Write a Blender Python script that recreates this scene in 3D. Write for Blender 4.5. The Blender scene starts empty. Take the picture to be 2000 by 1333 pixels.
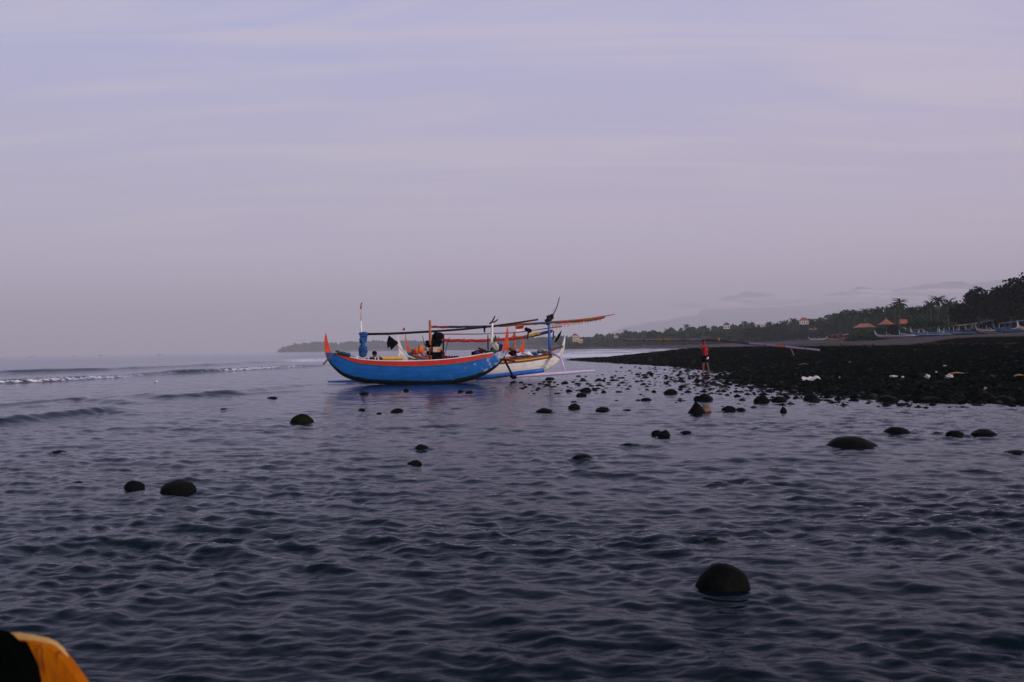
import bpy, bmesh, math, random
import numpy as np
from mathutils import Vector, Matrix, noise as mnoise

random.seed(7)
rng = np.random.default_rng(11)
sc = bpy.context.scene
col = sc.collection

# ------------------------------------------------------------------ camera
F_PX = 2000 * 35.0 / 36.0          # focal length in pixels of the 2000 px wide photograph
CAM = Vector((0.0, 0.0, 1.4))
PITCH = math.radians(0.427)
ROLL = math.radians(0.90)
FW = Vector((0, math.cos(PITCH), math.sin(PITCH)))
R0 = Vector((1, 0, 0)); U0 = R0.cross(FW)
RT = R0 * math.cos(ROLL) - U0 * math.sin(ROLL)
UP = U0 * math.cos(ROLL) + R0 * math.sin(ROLL)
cam_data = bpy.data.cameras.new('camera')
cam = bpy.data.objects.new('camera', cam_data); col.objects.link(cam)
cam.matrix_world = Matrix(((RT.x, UP.x, -FW.x, CAM.x), (RT.y, UP.y, -FW.y, CAM.y),
                           (RT.z, UP.z, -FW.z, CAM.z), (0, 0, 0, 1)))
cam_data.lens = 35; cam_data.sensor_width = 36
cam_data.clip_start = 0.05; cam_data.clip_end = 40000
cam_data.dof.use_dof = True; cam_data.dof.focus_distance = 38.0; cam_data.dof.aperture_fstop = 7.1
sc.camera = cam

# ------------------------------------------------------------------ render / view
sc.render.engine = 'CYCLES'
sc.cycles.use_denoising = True
sc.cycles.max_bounces = 6
sc.cycles.volume_bounces = 0
sc.cycles.sample_clamp_indirect = 4.0
sc.view_settings.view_transform = 'Standard'
sc.view_settings.look = 'None'
sc.view_settings.exposure = 0.0
sc.view_settings.gamma = 1.0
sc.view_settings.use_curve_mapping = False

# ------------------------------------------------------------------ world: thin dawn overcast
SUN_AZ = math.radians(128)   # compass angle from +Y towards +X
SUN_EL = math.radians(18)
world = bpy.data.worlds.new('World'); sc.world = world; world.use_nodes = True
wn, wl = world.node_tree.nodes, world.node_tree.links
wn.clear()
def W(t, **k):
    n = wn.new(t)
    for a, b in k.items(): setattr(n, a, b)
    return n
w_out = W('ShaderNodeOutputWorld'); w_bg = W('ShaderNodeBackground'); w_bg.inputs[1].default_value = 1.0
sky = W('ShaderNodeTexSky', sky_type='NISHITA'); sky.sun_disc = False
sky.sun_elevation = SUN_EL; sky.sun_rotation = SUN_AZ
sky_s = W('ShaderNodeVectorMath', operation='SCALE'); sky_s.inputs['Scale'].default_value = 0.05
wl.new(sky.outputs[0], sky_s.inputs[0])
tc = W('ShaderNodeTexCoord'); sep = W('ShaderNodeSeparateXYZ'); wl.new(tc.outputs['Generated'], sep.inputs[0])
ramp = W('ShaderNodeValToRGB'); wl.new(sep.outputs['Z'], ramp.inputs[0])
cr = ramp.color_ramp
stops = [(0.0, (0.74, 0.65, 0.85)), (0.05, (0.70, 0.62, 0.81)), (0.16, (0.55, 0.53, 0.72)),
         (0.32, (0.465, 0.50, 0.79)), (0.6, (0.33, 0.40, 0.69)), (1.0, (0.26, 0.34, 0.62))]
cr.elements[0].position, cr.elements[0].color = stops[0][0], (*stops[0][1], 1)
cr.elements[1].position, cr.elements[1].color = stops[-1][0], (*stops[-1][1], 1)
for p, c in stops[1:-1]:
    e = cr.elements.new(p); e.color = (*c, 1)
# streaky cloud sheet, laid out on a plane far above
zz = W('ShaderNodeMath', operation='MAXIMUM'); wl.new(sep.outputs['Z'], zz.inputs[0]); zz.inputs[1].default_value = 0.0
za = W('ShaderNodeMath', operation='ADD'); wl.new(zz.outputs[0], za.inputs[0]); za.inputs[1].default_value = 0.10
dx = W('ShaderNodeMath', operation='DIVIDE'); wl.new(sep.outputs['X'], dx.inputs[0]); wl.new(za.outputs[0], dx.inputs[1])
dy = W('ShaderNodeMath', operation='DIVIDE'); wl.new(sep.outputs['Y'], dy.inputs[0]); wl.new(za.outputs[0], dy.inputs[1])
cmb = W('ShaderNodeCombineXYZ'); wl.new(dx.outputs[0], cmb.inputs[0]); wl.new(dy.outputs[0], cmb.inputs[1])
mp = W('ShaderNodeMapping'); mp.inputs['Rotation'].default_value = (0, 0, 0.33); mp.inputs['Scale'].default_value = (0.42, 1.9, 1)
mp.inputs['Location'].default_value = (1.3, 0.4, 0)
wl.new(cmb.outputs[0], mp.inputs[0])
n1 = W('ShaderNodeTexNoise'); n1.inputs['Scale'].default_value = 1.5; n1.inputs['Detail'].default_value = 6; n1.inputs['Roughness'].default_value = 0.55
n1.inputs['Distortion'].default_value = 1.0
wl.new(mp.outputs[0], n1.inputs['Vector'])
mr = W('ShaderNodeMapRange', interpolation_type='SMOOTHSTEP'); wl.new(n1.outputs[0], mr.inputs[0])
mr.inputs[1].default_value = 0.38; mr.inputs[2].default_value = 0.72
cmix = W('ShaderNodeMixRGB', blend_type='MIX'); cmix.inputs[2].default_value = (0.66, 0.615, 0.73, 1)
cf = W('ShaderNodeMath', operation='MULTIPLY'); wl.new(mr.outputs[0], cf.inputs[0]); cf.inputs[1].default_value = 0.70
wl.new(cf.outputs[0], cmix.inputs[0]); wl.new(ramp.outputs[0], cmix.inputs[1])
# the dawn side (to the right) is a little pinker
px_ = W('ShaderNodeMapRange'); wl.new(sep.outputs['X'], px_.inputs[0]); px_.inputs[1].default_value = -0.7; px_.inputs[2].default_value = 0.9
pinkmix = W('ShaderNodeMixRGB', blend_type='MULTIPLY'); pinkmix.inputs[2].default_value = (1.17, 1.05, 1.01, 1)
wl.new(px_.outputs[0], pinkmix.inputs[0]); wl.new(cmix.outputs[0], pinkmix.inputs[1])
veil = W('ShaderNodeMixRGB', blend_type='MIX'); veil.inputs[0].default_value = 0.90
wl.new(sky_s.outputs[0], veil.inputs[1]); wl.new(pinkmix.outputs[0], veil.inputs[2])
wl.new(veil.outputs[0], w_bg.inputs[0]); wl.new(w_bg.outputs[0], w_out.inputs[0])

# ------------------------------------------------------------------ sun: low, soft, warm, behind right shoulder
sd_ = bpy.data.lights.new('sun', 'SUN'); sd_.energy = 2.7; sd_.angle = math.radians(12); sd_.color = (1.0, 0.84, 0.76)
sun = bpy.data.objects.new('sun', sd_); col.objects.link(sun)
sdir = Vector((math.sin(SUN_AZ) * math.cos(SUN_EL), math.cos(SUN_AZ) * math.cos(SUN_EL), math.sin(SUN_EL)))
sun.rotation_euler = (-sdir).to_track_quat('-Z', 'Y').to_euler()
sun.location = (30, -40, 30)

# ------------------------------------------------------------------ pixel helpers (photo pixels -> places)
def ray(px, py):
    return FW + RT * ((px - 1000.0) / F_PX) - UP * ((py - 666.5) / F_PX)
def at_z(px, py, z=0.0):
    d = ray(px, py); t = (z - CAM.z) / d.z
    return CAM + d * t
def at_y(px, py, Y):
    d = ray(px, py); return CAM + d * (Y / d.y)
def hor(px):
    return 681.0 - math.tan(ROLL) * (px - 1000.0)

# ------------------------------------------------------------------ materials
MATS = {}
def nmat(name):
    m = bpy.data.materials.new(name); m.use_nodes = True
    MATS[name] = m
    n = m.node_tree.nodes; l = m.node_tree.links
    return m, n, l, n['Principled BSDF']
def paint(name, c, c2=None, rough=0.5, scale=4.0, worn=None, worn_amt=0.0, bump=0.15, spec=0.4, metal=0.0, stretch=(1, 1, 1)):
    """two-tone noise variation, optional worn patches of another colour, fine relief"""
    m, n, l, b = nmat(name)
    c2 = c2 or tuple(min(1, v * 0.62) for v in c)
    t = n.new('ShaderNodeTexCoord'); mpp = n.new('ShaderNodeMapping'); mpp.inputs['Scale'].default_value = stretch
    l.new(t.outputs['Object'], mpp.inputs[0])
    a = n.new('ShaderNodeTexNoise'); a.inputs['Scale'].default_value = scale; a.inputs['Detail'].default_value = 6; a.inputs['Roughness'].default_value = 0.65
    l.new(mpp.outputs[0], a.inputs['Vector'])
    r = n.new('ShaderNodeMapRange'); r.inputs[1].default_value = 0.3; r.inputs[2].default_value = 0.7; l.new(a.outputs[0], r.inputs[0])
    mx = n.new('ShaderNodeMixRGB'); mx.inputs[1].default_value = (*c2, 1); mx.inputs[2].default_value = (*c, 1); l.new(r.outputs[0], mx.inputs[0])
    out = mx.outputs[0]
    if worn:
        a2 = n.new('ShaderNodeTexNoise'); a2.inputs['Scale'].default_value = scale * 2.3; a2.inputs['Detail'].default_value = 8; a2.inputs['Roughness'].default_value = 0.7
        l.new(mpp.outputs[0], a2.inputs['Vector'])
        r2 = n.new('ShaderNodeMapRange'); r2.inputs[1].default_value = 0.72 - worn_amt; r2.inputs[2].default_value = 0.78 - worn_amt; l.new(a2.outputs[0], r2.inputs[0])
        m2 = n.new('ShaderNodeMixRGB'); m2.inputs[2].default_value = (*worn, 1); l.new(out, m2.inputs[1]); l.new(r2.outputs[0], m2.inputs[0])
        out = m2.outputs[0]
    l.new(out, b.inputs['Base Color'])
    if spec < .12: b.inputs['IOR'].default_value = 1.12 if spec > .1 else 1.04
    b.inputs['Roughness'].default_value = rough; b.inputs['Specular IOR Level'].default_value = spec; b.inputs['Metallic'].default_value = metal
    if bump:
        bn = n.new('ShaderNodeTexNoise'); bn.inputs['Scale'].default_value = scale * 6; bn.inputs['Detail'].default_value = 5; l.new(mpp.outputs[0], bn.inputs['Vector'])
        bp = n.new('ShaderNodeBump'); bp.inputs['Strength'].default_value = bump; bp.inputs['Distance'].default_value = 0.02
        l.new(bn.outputs[0], bp.inputs['Height']); l.new(bp.outputs[0], b.inputs['Normal'])
    return m
def banded(name, bands, rough=0.8):
    """colour bands along a furled sail or painted spar, from the mesh attribute 'along'"""
    m, n, l, b = nmat(name)
    at = n.new('ShaderNodeAttribute'); at.attribute_name = 'along'
    t = n.new('ShaderNodeTexCoord'); a = n.new('ShaderNodeTexNoise'); a.inputs['Scale'].default_value = 6; a.inputs['Detail'].default_value = 5
    l.new(t.outputs['Object'], a.inputs['Vector'])
    ad = n.new('ShaderNodeMath'); ad.operation = 'MULTIPLY_ADD'; l.new(a.outputs[0], ad.inputs[0]); ad.inputs[1].default_value = 0.05
    l.new(at.outputs['Fac'], ad.inputs[2])
    rp = n.new('ShaderNodeValToRGB'); rp.color_ramp.interpolation = 'CONSTANT'; l.new(ad.outputs[0], rp.inputs[0])
    e = rp.color_ramp.elements
    e[0].position = bands[0][0]; e[0].color = (*bands[0][1], 1)
    e[1].position = bands[1][0]; e[1].color = (*bands[1][1], 1)
    for p, c in bands[2:]:
        x = e.new(p); x.color = (*c, 1)
    mr_ = n.new('ShaderNodeMapRange'); l.new(a.outputs[0], mr_.inputs[0]); mr_.inputs[1].default_value = 0.3; mr_.inputs[2].default_value = 0.7
    mr_.inputs[3].default_value = 0.55; mr_.inputs[4].default_value = 1.0
    ml = n.new('ShaderNodeMixRGB'); ml.blend_type = 'MULTIPLY'; ml.inputs[0].default_value = 1
    l.new(rp.outputs[0], ml.inputs[1]); l.new(mr_.outputs[0], ml.inputs[2]); l.new(ml.outputs[0], b.inputs['Base Color'])
    b.inputs['Roughness'].default_value = rough; b.inputs['Specular IOR Level'].default_value = 0.2
    return m
def hull_paint(name, top, top2, bottom, thr, scuff, scuff_from, streak=(0.25, 0.2, 0.16)):
    """painted planked hull: bottom paint below a line, top paint above, scuffs towards one end"""
    m, n, l, b = nmat(name)
    g = n.new('ShaderNodeAttribute'); g.attribute_name = 'girth'
    al = n.new('ShaderNodeAttribute'); al.attribute_name = 'along'
    t = n.new('ShaderNodeTexCoord'); mpp = n.new('ShaderNodeMapping'); mpp.inputs['Scale'].default_value = (0.7, 1, 2.6); l.new(t.outputs['Object'], mpp.inputs[0])
    a = n.new('ShaderNodeTexNoise'); a.inputs['Scale'].default_value = 2.2; a.inputs['Detail'].default_value = 8; a.inputs['Roughness'].default_value = 0.7
    l.new(mpp.outputs[0], a.inputs['Vector'])
    r = n.new('ShaderNodeMapRange'); r.inputs[1].default_value = 0.3; r.inputs[2].default_value = 0.7; l.new(a.outputs[0], r.inputs[0])
    mx = n.new('ShaderNodeMixRGB'); mx.inputs[1].default_value = (*top2, 1); mx.inputs[2].default_value = (*top, 1); l.new(r.outputs[0], mx.inputs[0])
    # flaked patches
    a2 = n.new('ShaderNodeTexNoise'); a2.inputs['Scale'].default_value = 2.4; a2.inputs['Detail'].default_value = 7; a2.inputs['Roughness'].default_value = 0.62; a2.inputs['Distortion'].default_value = 0.6
    l.new(t.outputs['Object'], a2.inputs['Vector'])
    pos = n.new('ShaderNodeMapRange'); l.new(al.outputs['Fac'], pos.inputs[0]); pos.inputs[1].default_value = scuff_from; pos.inputs[2].default_value = 1.0
    pos.inputs[3].default_value = 0.0; pos.inputs[4].default_value = 0.24
    s1 = n.new('ShaderNodeMath'); s1.operation = 'ADD'; l.new(a2.outputs[0], s1.inputs[0]); l.new(pos.outputs[0], s1.inputs[1])
    r2 = n.new('ShaderNodeMapRange'); r2.inputs[1].default_value = 0.66; r2.inputs[2].default_value = 0.80; l.new(s1.outputs[0], r2.inputs[0])
    m2 = n.new('ShaderNodeMixRGB'); m2.inputs[2].default_value = (*scuff, 1); l.new(mx.outputs[0], m2.inputs[1]); l.new(r2.outputs[0], m2.inputs[0])
    # stains running low down
    a3 = n.new('ShaderNodeTexNoise'); a3.inputs['Scale'].default_value = 3.1; a3.inputs['Detail'].default_value = 7; l.new(t.outputs['Object'], a3.inputs['Vector'])
    r3 = n.new('ShaderNodeMapRange'); r3.inputs[1].default_value = 0.52; r3.inputs[2].default_value = 0.75; l.new(a3.outputs[0], r3.inputs[0]); r3.inputs[4].default_value = 0.5
    m3 = n.new('ShaderNodeMixRGB'); m3.inputs[2].default_value = (*streak, 1); l.new(m2.outputs[0], m3.inputs[1]); l.new(r3.outputs[0], m3.inputs[0])
    # plank seams
    sm1 = n.new('ShaderNodeMath'); sm1.operation = 'MULTIPLY_ADD'; l.new(g.outputs['Fac'], sm1.inputs[0]); sm1.inputs[1].default_value = 6.5; sm1.inputs[2].default_value = 0.2
    sm2 = n.new('ShaderNodeMath'); sm2.operation = 'FRACT'; l.new(sm1.outputs[0], sm2.inputs[0])
    sm3 = n.new('ShaderNodeMath'); sm3.operation = 'SUBTRACT'; l.new(sm2.outputs[0], sm3.inputs[0]); sm3.inputs[1].default_value = 0.5
    sm4 = n.new('ShaderNodeMath'); sm4.operation = 'ABSOLUTE'; l.new(sm3.outputs[0], sm4.inputs[0])
    sm5 = n.new('ShaderNodeMapRange'); l.new(sm4.outputs[0], sm5.inputs[0]); sm5.inputs[1].default_value = 0.0; sm5.inputs[2].default_value = 0.07; sm5.inputs[3].default_value = 0.55; sm5.inputs[4].default_value = 0.0
    ms = n.new('ShaderNodeMixRGB'); ms.blend_type = 'MULTIPLY'; ms.inputs[2].default_value = (0.35, 0.35, 0.35, 1); l.new(sm5.outputs[0], ms.inputs[0]); l.new(m3.outputs[0], ms.inputs[1])
    m3 = ms
    # bottom paint, edge uneven
    s2 = n.new('ShaderNodeMath'); s2.operation = 'MULTIPLY_ADD'; l.new(a2.outputs[0], s2.inputs[0]); s2.inputs[1].default_value = 0.16; l.new(g.outputs['Fac'], s2.inputs[2])
    r4 = n.new('ShaderNodeMapRange'); r4.inputs[1].default_value = thr + 0.06; r4.inputs[2].default_value = thr + 0.10; l.new(s2.outputs[0], r4.inputs[0])
    m4 = n.new('ShaderNodeMixRGB'); m4.inputs[1].default_value = (*bottom, 1); l.new(m3.outputs[0], m4.inputs[2]); l.new(r4.outputs[0], m4.inputs[0])
    l.new(m4.outputs[0], b.inputs['Base Color']); b.inputs['Roughness'].default_value = 0.55; b.inputs['Specular IOR Level'].default_value = 0.3
    bp = n.new('ShaderNodeBump'); bp.inputs['Strength'].default_value = 0.25; bp.inputs['Distance'].default_value = 0.02
    l.new(a2.outputs[0], bp.inputs['Height']); l.new(bp.outputs[0], b.inputs['Normal'])
    return m

ORANGE = (0.66, 0.080, 0.012); RED = (0.58, 0.018, 0.012); BLUE = (0.008, 0.135, 0.50); DKBLUE = (0.006, 0.05, 0.22)
paint('orange_paint', ORANGE, (0.42, 0.04, 0.008), worn=(0.25, 0.08, 0.03), worn_amt=0.10)
paint('red_paint', RED, (0.36, 0.012, 0.010), worn=(0.20, 0.05, 0.03), worn_amt=0.10)
paint('white_paint', (0.74, 0.70, 0.64), (0.58, 0.54, 0.50), worn=(0.30, 0.24, 0.18), worn_amt=0.05)
paint('blue_paint', BLUE, DKBLUE, worn=(0.3, 0.35, 0.4), worn_amt=0.03)
paint('lilac_paint', (0.60, 0.50, 0.66), (0.45, 0.38, 0.52), worn=(0.3, 0.26, 0.24), worn_amt=0.05)
paint('yellow_paint', (0.75, 0.42, 0.02), (0.6, 0.30, 0.02), worn=(0.3, 0.2, 0.1), worn_amt=0.03)
paint('brown_wood', (0.16, 0.07, 0.03), (0.07, 0.03, 0.015), scale=3, stretch=(4, 4, 1))
paint('orange_wood', (0.42, 0.11, 0.03), (0.22, 0.06, 0.02), scale=3)
paint('dark_wood', (0.018, 0.014, 0.014), (0.008, 0.006, 0.006), scale=5, spec=0.15)
paint('ochre_wood', (0.30, 0.15, 0.05), (0.16, 0.07, 0.03), scale=5)
paint('pale_wood', (0.55, 0.50, 0.46), (0.40, 0.35, 0.32), scale=5)
paint('blue_cloth', (0.010, 0.085, 0.26), (0.004, 0.03, 0.11), rough=0.9, scale=3, bump=0.5)
paint('black_cloth', (0.006, 0.006, 0.007), (0.003, 0.003, 0.004), rough=0.95, scale=4, bump=0.5, spec=0.08)
paint('navy_cloth', (0.010, 0.012, 0.030), (0.006, 0.007, 0.018), rough=0.9)
paint('red_cloth', (0.30, 0.008, 0.012), (0.16, 0.005, 0.008), rough=0.9, bump=0.3)
paint('white_cloth', (0.75, 0.74, 0.74), (0.6, 0.58, 0.58), rough=0.9)
paint('cream_cloth', (0.55, 0.47, 0.36), (0.35, 0.28, 0.2), rough=0.9, bump=0.5)
paint('orange_cloth', (0.75, 0.20, 0.03), (0.5, 0.10, 0.02), rough=0.9)
paint('green_cloth', (0.01, 0.06, 0.03), (0.005, 0.03, 0.02), rough=0.9)
paint('grey_metal', (0.28, 0.28, 0.30), (0.16, 0.16, 0.18), rough=0.5, metal=0.4)
paint('black_metal', (0.015, 0.015, 0.016), (0.008, 0.008, 0.009), rough=0.45)
paint('skin', (0.15, 0.062, 0.036), (0.11, 0.045, 0.028), rough=0.6, bump=0.05)
paint('hair', (0.008, 0.007, 0.007), rough=0.6)
paint('hull_inside', (0.30, 0.26, 0.24), (0.16, 0.13, 0.12), scale=5)
hull_paint('blue_hull', (0.004, 0.135, 0.44), (0.003, 0.075, 0.28), (0.006, 0.007, 0.008), 0.35, (0.36, 0.38, 0.42), 0.62, (0.01, 0.05, 0.18))
hull_paint('white_hull', (0.80, 0.77, 0.73), (0.70, 0.66, 0.62), (0.05, 0.05, 0.05), 0.04, (0.60, 0.55, 0.49), 0.2, (0.64, 0.58, 0.52))
hull_paint('orange_hull', (0.72, 0.14, 0.02), (0.5, 0.09, 0.02), (0.02, 0.02, 0.02), 0.15, (0.4, 0.3, 0.2), 0.3)
hull_paint('pale_blue_hull', (0.06, 0.22, 0.42), (0.04, 0.14, 0.32), (0.3, 0.33, 0.36), 0.12, (0.45, 0.48, 0.5), 0.2, (0.03, 0.08, 0.2))
hull_paint('teal_hull', (0.015, 0.16, 0.24), (0.01, 0.10, 0.17), (0.02, 0.03, 0.04), 0.15, (0.4, 0.42, 0.42), 0.3, (0.01, 0.06, 0.1))

# ------------------------------------------------------------------ mesh helpers
WORG = {}
class MB:
    def __init__(s): s.v = []; s.f = []; s.at = {}
    def add(s, vs, fs, **att):
        o = len(s.v); s.v += [tuple(p) for p in vs]; s.f += [tuple(i + o for i in f) for f in fs]
        for k, a in att.items(): s.at.setdefault(k, {}).update({o + i: x for i, x in enumerate(a)})
        return s
    def box(s, c, size, rot=None):
        c = Vector(c); h = Vector(size) / 2
        vs = [Vector((x * h.x, y * h.y, z * h.z)) for x in (-1, 1) for y in (-1, 1) for z in (-1, 1)]
        if rot is not None: vs = [rot @ p for p in vs]
        return s.add([c + p for p in vs], [(0, 1, 3, 2), (4, 6, 7, 5), (0, 4, 5, 1), (2, 3, 7, 6), (0, 2, 6, 4), (1, 5, 7, 3)])
    def tube(s, pts, rad, n=8, cap=True, squash=None):
        pts = [Vector(p) for p in pts]; m = len(pts)
        if not hasattr(rad, '__len__'): rad = [rad] * m
        L = [0.0]
        for i in range(1, m): L.append(L[-1] + (pts[i] - pts[i - 1]).length)
        vs, fs, al = [], [], []
        prev = None
        for i, p in enumerate(pts):
            t = (pts[min(i + 1, m - 1)] - pts[max(i - 1, 0)]).normalized()
            if prev is None:
                ref = Vector((0, 0, 1)) if abs(t.z) < 0.9 else Vector((0, 1, 0))
                u = (ref - t * ref.dot(t)).normalized()
            else:
                u = (prev - t * prev.dot(t)).normalized()
            prev = u; w = t.cross(u)
            for k in range(n):
                a = 2 * math.pi * k / n
                r = rad[i]
                vs.append(p + u * (math.cos(a) * r) + w * (math.sin(a) * r * (squash or 1))); al.append(L[i] / max(L[-1], 1e-6))
        for i in range(m - 1):
            for k in range(n):
                fs.append((i * n + k, i * n + (k + 1) % n, (i + 1) * n + (k + 1) % n, (i + 1) * n + k))
        if cap:
            fs.append(tuple(range(n - 1, -1, -1))); fs.append(tuple((m - 1) * n + k for k in range(n)))
        return s.add(vs, fs, along=al)
    def prism(s, outline, vec):
        o = [Vector(p) for p in outline]; v = Vector(vec); n = len(o)
        vs = [p - v / 2 for p in o] + [p + v / 2 for p in o]
        fs = [tuple(range(n)), tuple(range(2 * n - 1, n - 1, -1))] + [(i, i + n, (i + 1) % n + n, (i + 1) % n) for i in range(n)]
        return s.add(vs, fs)
    def blob(s, c, r, sub=2, seed=0, amp=0.15, freq=1.2):
        bm = bmesh.new(); bmesh.ops.create_icosphere(bm, subdivisions=sub, radius=1.0)
        c = Vector(c); r = Vector(r) if hasattr(r, '__len__') else Vector((r, r, r))
        vs = []
        for v in bm.verts:
            d = 1 + amp * mnoise.noise(v.co * freq + Vector((seed * 7.3, seed * 1.7, seed * 3.1)))
            p = v.co * d; vs.append(c + Vector((p.x * r.x, p.y * r.y, p.z * r.z)))
        fs = [tuple(v.index for v in f.verts) for f in bm.faces]
        bm.free(); return s.add(vs, fs)
    def mesh(s, name, mat, org=(0, 0, 0), smooth=False):
        me = bpy.data.meshes.new(name); o = Vector(org)
        me.from_pydata([tuple(Vector(p) - o) for p in s.v], [], s.f)
        for k, a in s.at.items():
            at = me.attributes.new(k, 'FLOAT', 'POINT')
            arr = np.zeros(len(s.v), np.float32)
            for i, x in a.items(): arr[i] = x
            at.data.foreach_set('value', arr)
        me.materials.append(MATS[mat] if isinstance(mat, str) else mat)
        if smooth: me.polygons.foreach_set('use_smooth', [True] * len(me.polygons))
        me.update(); return me
    def build(s, name, mat, parent=None, smooth=False, org=None):
        """verts are world coordinates; the object sits at its parent's origin, or at org"""
        o = WORG[parent] if parent is not None else Vector(org if org is not None else (0, 0, 0))
        me = s.mesh(name, mat, o, smooth)
        ob = bpy.data.objects.new(name, me); col.objects.link(ob)
        if parent is not None: ob.parent = parent
        else: ob.location = o
        WORG[ob] = Vector(o); return ob
def fix_normals(ob):
    bm = bmesh.new(); bm.from_mesh(ob.data); bmesh.ops.recalc_face_normals(bm, faces=bm.faces); bm.to_mesh(ob.data); bm.free()
def tag(o, label, cat, group=None, kind=None):
    o['label'] = label
    if cat: o['category'] = cat
    if group: o['group'] = group
    if kind: o['kind'] = kind
    return o
def thing(name, label, cat, loc, group=None):
    o = bpy.data.objects.new(name, None); col.objects.link(o); o.location = loc; o.empty_display_size = 0.3
    WORG[o] = Vector(loc); return tag(o, label, cat, group)
def structure(o, label=None):
    o['kind'] = 'structure'
    if label: o['label'] = label
    return o
def copy_tree(o, parent=None):
    c = o.copy(); col.objects.link(c); c.parent = parent
    if o.type == 'EMPTY' or parent is None: pass
    for ch in [x for x in bpy.data.objects if x.parent == o]: copy_tree(ch, c)
    return c
def grid_mesh(name, X, Y, Z, mat, attrs=None, smooth=True):
    r, c = X.shape
    me = bpy.data.meshes.new(name)
    co = np.stack([X, Y, Z], -1).reshape(-1, 3).astype(np.float32)
    idx = np.arange(r * c).reshape(r, c)
    q = np.stack([idx[:-1, :-1], idx[:-1, 1:], idx[1:, 1:], idx[1:, :-1]], -1).reshape(-1, 4).astype(np.int32)
    me.vertices.add(r * c); me.vertices.foreach_set('co', co.ravel())
    me.loops.add(q.size); me.loops.foreach_set('vertex_index', q.ravel())
    me.polygons.add(len(q)); me.polygons.foreach_set('loop_start', np.arange(0, q.size, 4, dtype=np.int32))
    if smooth: me.polygons.foreach_set('use_smooth', np.ones(len(q), bool))
    for k, a in (attrs or {}).items():
        at = me.attributes.new(k, 'FLOAT', 'POINT'); at.data.foreach_set('value', a.astype(np.float32).ravel())
    me.materials.append(mat); me.update(calc_edges=True); me.validate()
    ob = bpy.data.objects.new(name, me); col.objects.link(ob); WORG[ob] = Vector((0, 0, 0)); return ob

# cheap smooth 2-D value noise in numpy
_tab = rng.random((256, 256))
def vnoise(x, y):
    xi = np.floor(x).astype(int); yi = np.floor(y).astype(int); fx = x - xi; fy = y - yi
    fx = fx * fx * (3 - 2 * fx); fy = fy * fy * (3 - 2 * fy)
    a = _tab[xi & 255, yi & 255]; b = _tab[(xi + 1) & 255, yi & 255]; c = _tab[xi & 255, (yi + 1) & 255]; d = _tab[(xi + 1) & 255, (yi + 1) & 255]
    return (a * (1 - fx) + b * fx) * (1 - fy) + (c * (1 - fx) + d * fx) * fy
def fbm(x, y, o=4):
    s = 0; a = 0.5; t = 0
    for i in range(o):
        s = s + a * vnoise(x * 2 ** i + 17.3 * i, y * 2 ** i + 5.1 * i); t += a; a *= 0.5
    return s / t

# ------------------------------------------------------------------ coast (plan view, land inside)
COAST = [(60, -25), (30, 6), (17, 16.5), (12.2, 21.0), (11.4, 22.3), (10.1, 22.9), (9.2, 24.8), (8.4, 27.8), (8.15, 32.2), (9.0, 40.3),
         (11.2, 50), (11.6, 64.8), (10.2, 77.8), (7.4, 99), (6.6, 110), (7.5, 122), (12, 131), (18, 140), (30, 165), (45, 220),
         (75, 330), (92, 420), (86, 600), (54, 900), (36, 1100), (-15, 1500), (-230, 2500), (-480, 3150), (-650, 3330), (-760, 3350),
         (-770, 3420), (-650, 3600), (0, 4000), (1500, 4500), (7000, 4500), (7000, -25)]
def seg_dist(x, y, pts, closed=False):
    d = np.full(np.shape(x), 1e9); n = len(pts)
    for i in range(n if closed else n - 1):
        ax, ay = pts[i]; bx, by = pts[(i + 1) % n]
        vx, vy = bx - ax, by - ay
        t = np.clip(((x - ax) * vx + (y - ay) * vy) / (vx * vx + vy * vy), 0, 1)
        d = np.minimum(d, np.hypot(x - ax - t * vx, y - ay - t * vy))
    return d
def coast_sd(x, y):
    x = np.asarray(x, float); y = np.asarray(y, float)
    d = seg_dist(x, y, COAST, True)
    ins = np.zeros(np.shape(x), bool); n = len(COAST)
    for i in range(n):
        ax, ay = COAST[i]; bx, by = COAST[(i + 1) % n]
        c = (ay > y) != (by > y)
        with np.errstate(divide='ignore', invalid='ignore'):
            xi = (bx - ax) * (y - ay) / ((by - ay) if by != ay else 1e-9) + ax
        ins ^= c & (x < xi)
    return np.where(ins, d, -d)
def land_z(x, y):
    sd = coast_sd(x, y)
    amp = np.clip((130 - np.asarray(y, float)) / 40, 0, 1)
    sdn = sd + (fbm(np.asarray(x) * 0.5, np.asarray(y) * 0.25, 3) - 0.5) * 4.5 * amp * np.clip((6 - np.abs(sd)) / 6, 0, 1)
    z = np.interp(sdn, [-60, -6, 0, 4, 14, 20, 36, 48, 56, 85, 130, 260, 700], [-2.0, -0.5, 0.0, 0.15, 1.10, 1.22, 1.72, 2.25, 2.7, 3.5, 6.5, 14, 22])
    z = np.where(z > 0, z * (1 + 0.55 * np.clip((np.asarray(y, float) - 300) / 200, 0, 1)), z)
    z = z + 0.5 * np.clip((np.asarray(y, float) - 125) / 70, 0, 1) * np.clip((np.asarray(x, float) / np.maximum(np.asarray(y, float), 1) - 0.34) / 0.05, 0, 1) * np.clip((400 - np.asarray(y, float)) / 120, 0, 1)
    z = z + (fbm(np.asarray(x) * 0.8 + 9, np.asarray(y) * 0.8, 3) - 0.5) * 0.16 * np.clip((sd + 2) / 4, 0, 1) * amp
    return z
_YS = np.geomspace(15, 900, 700)
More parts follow.
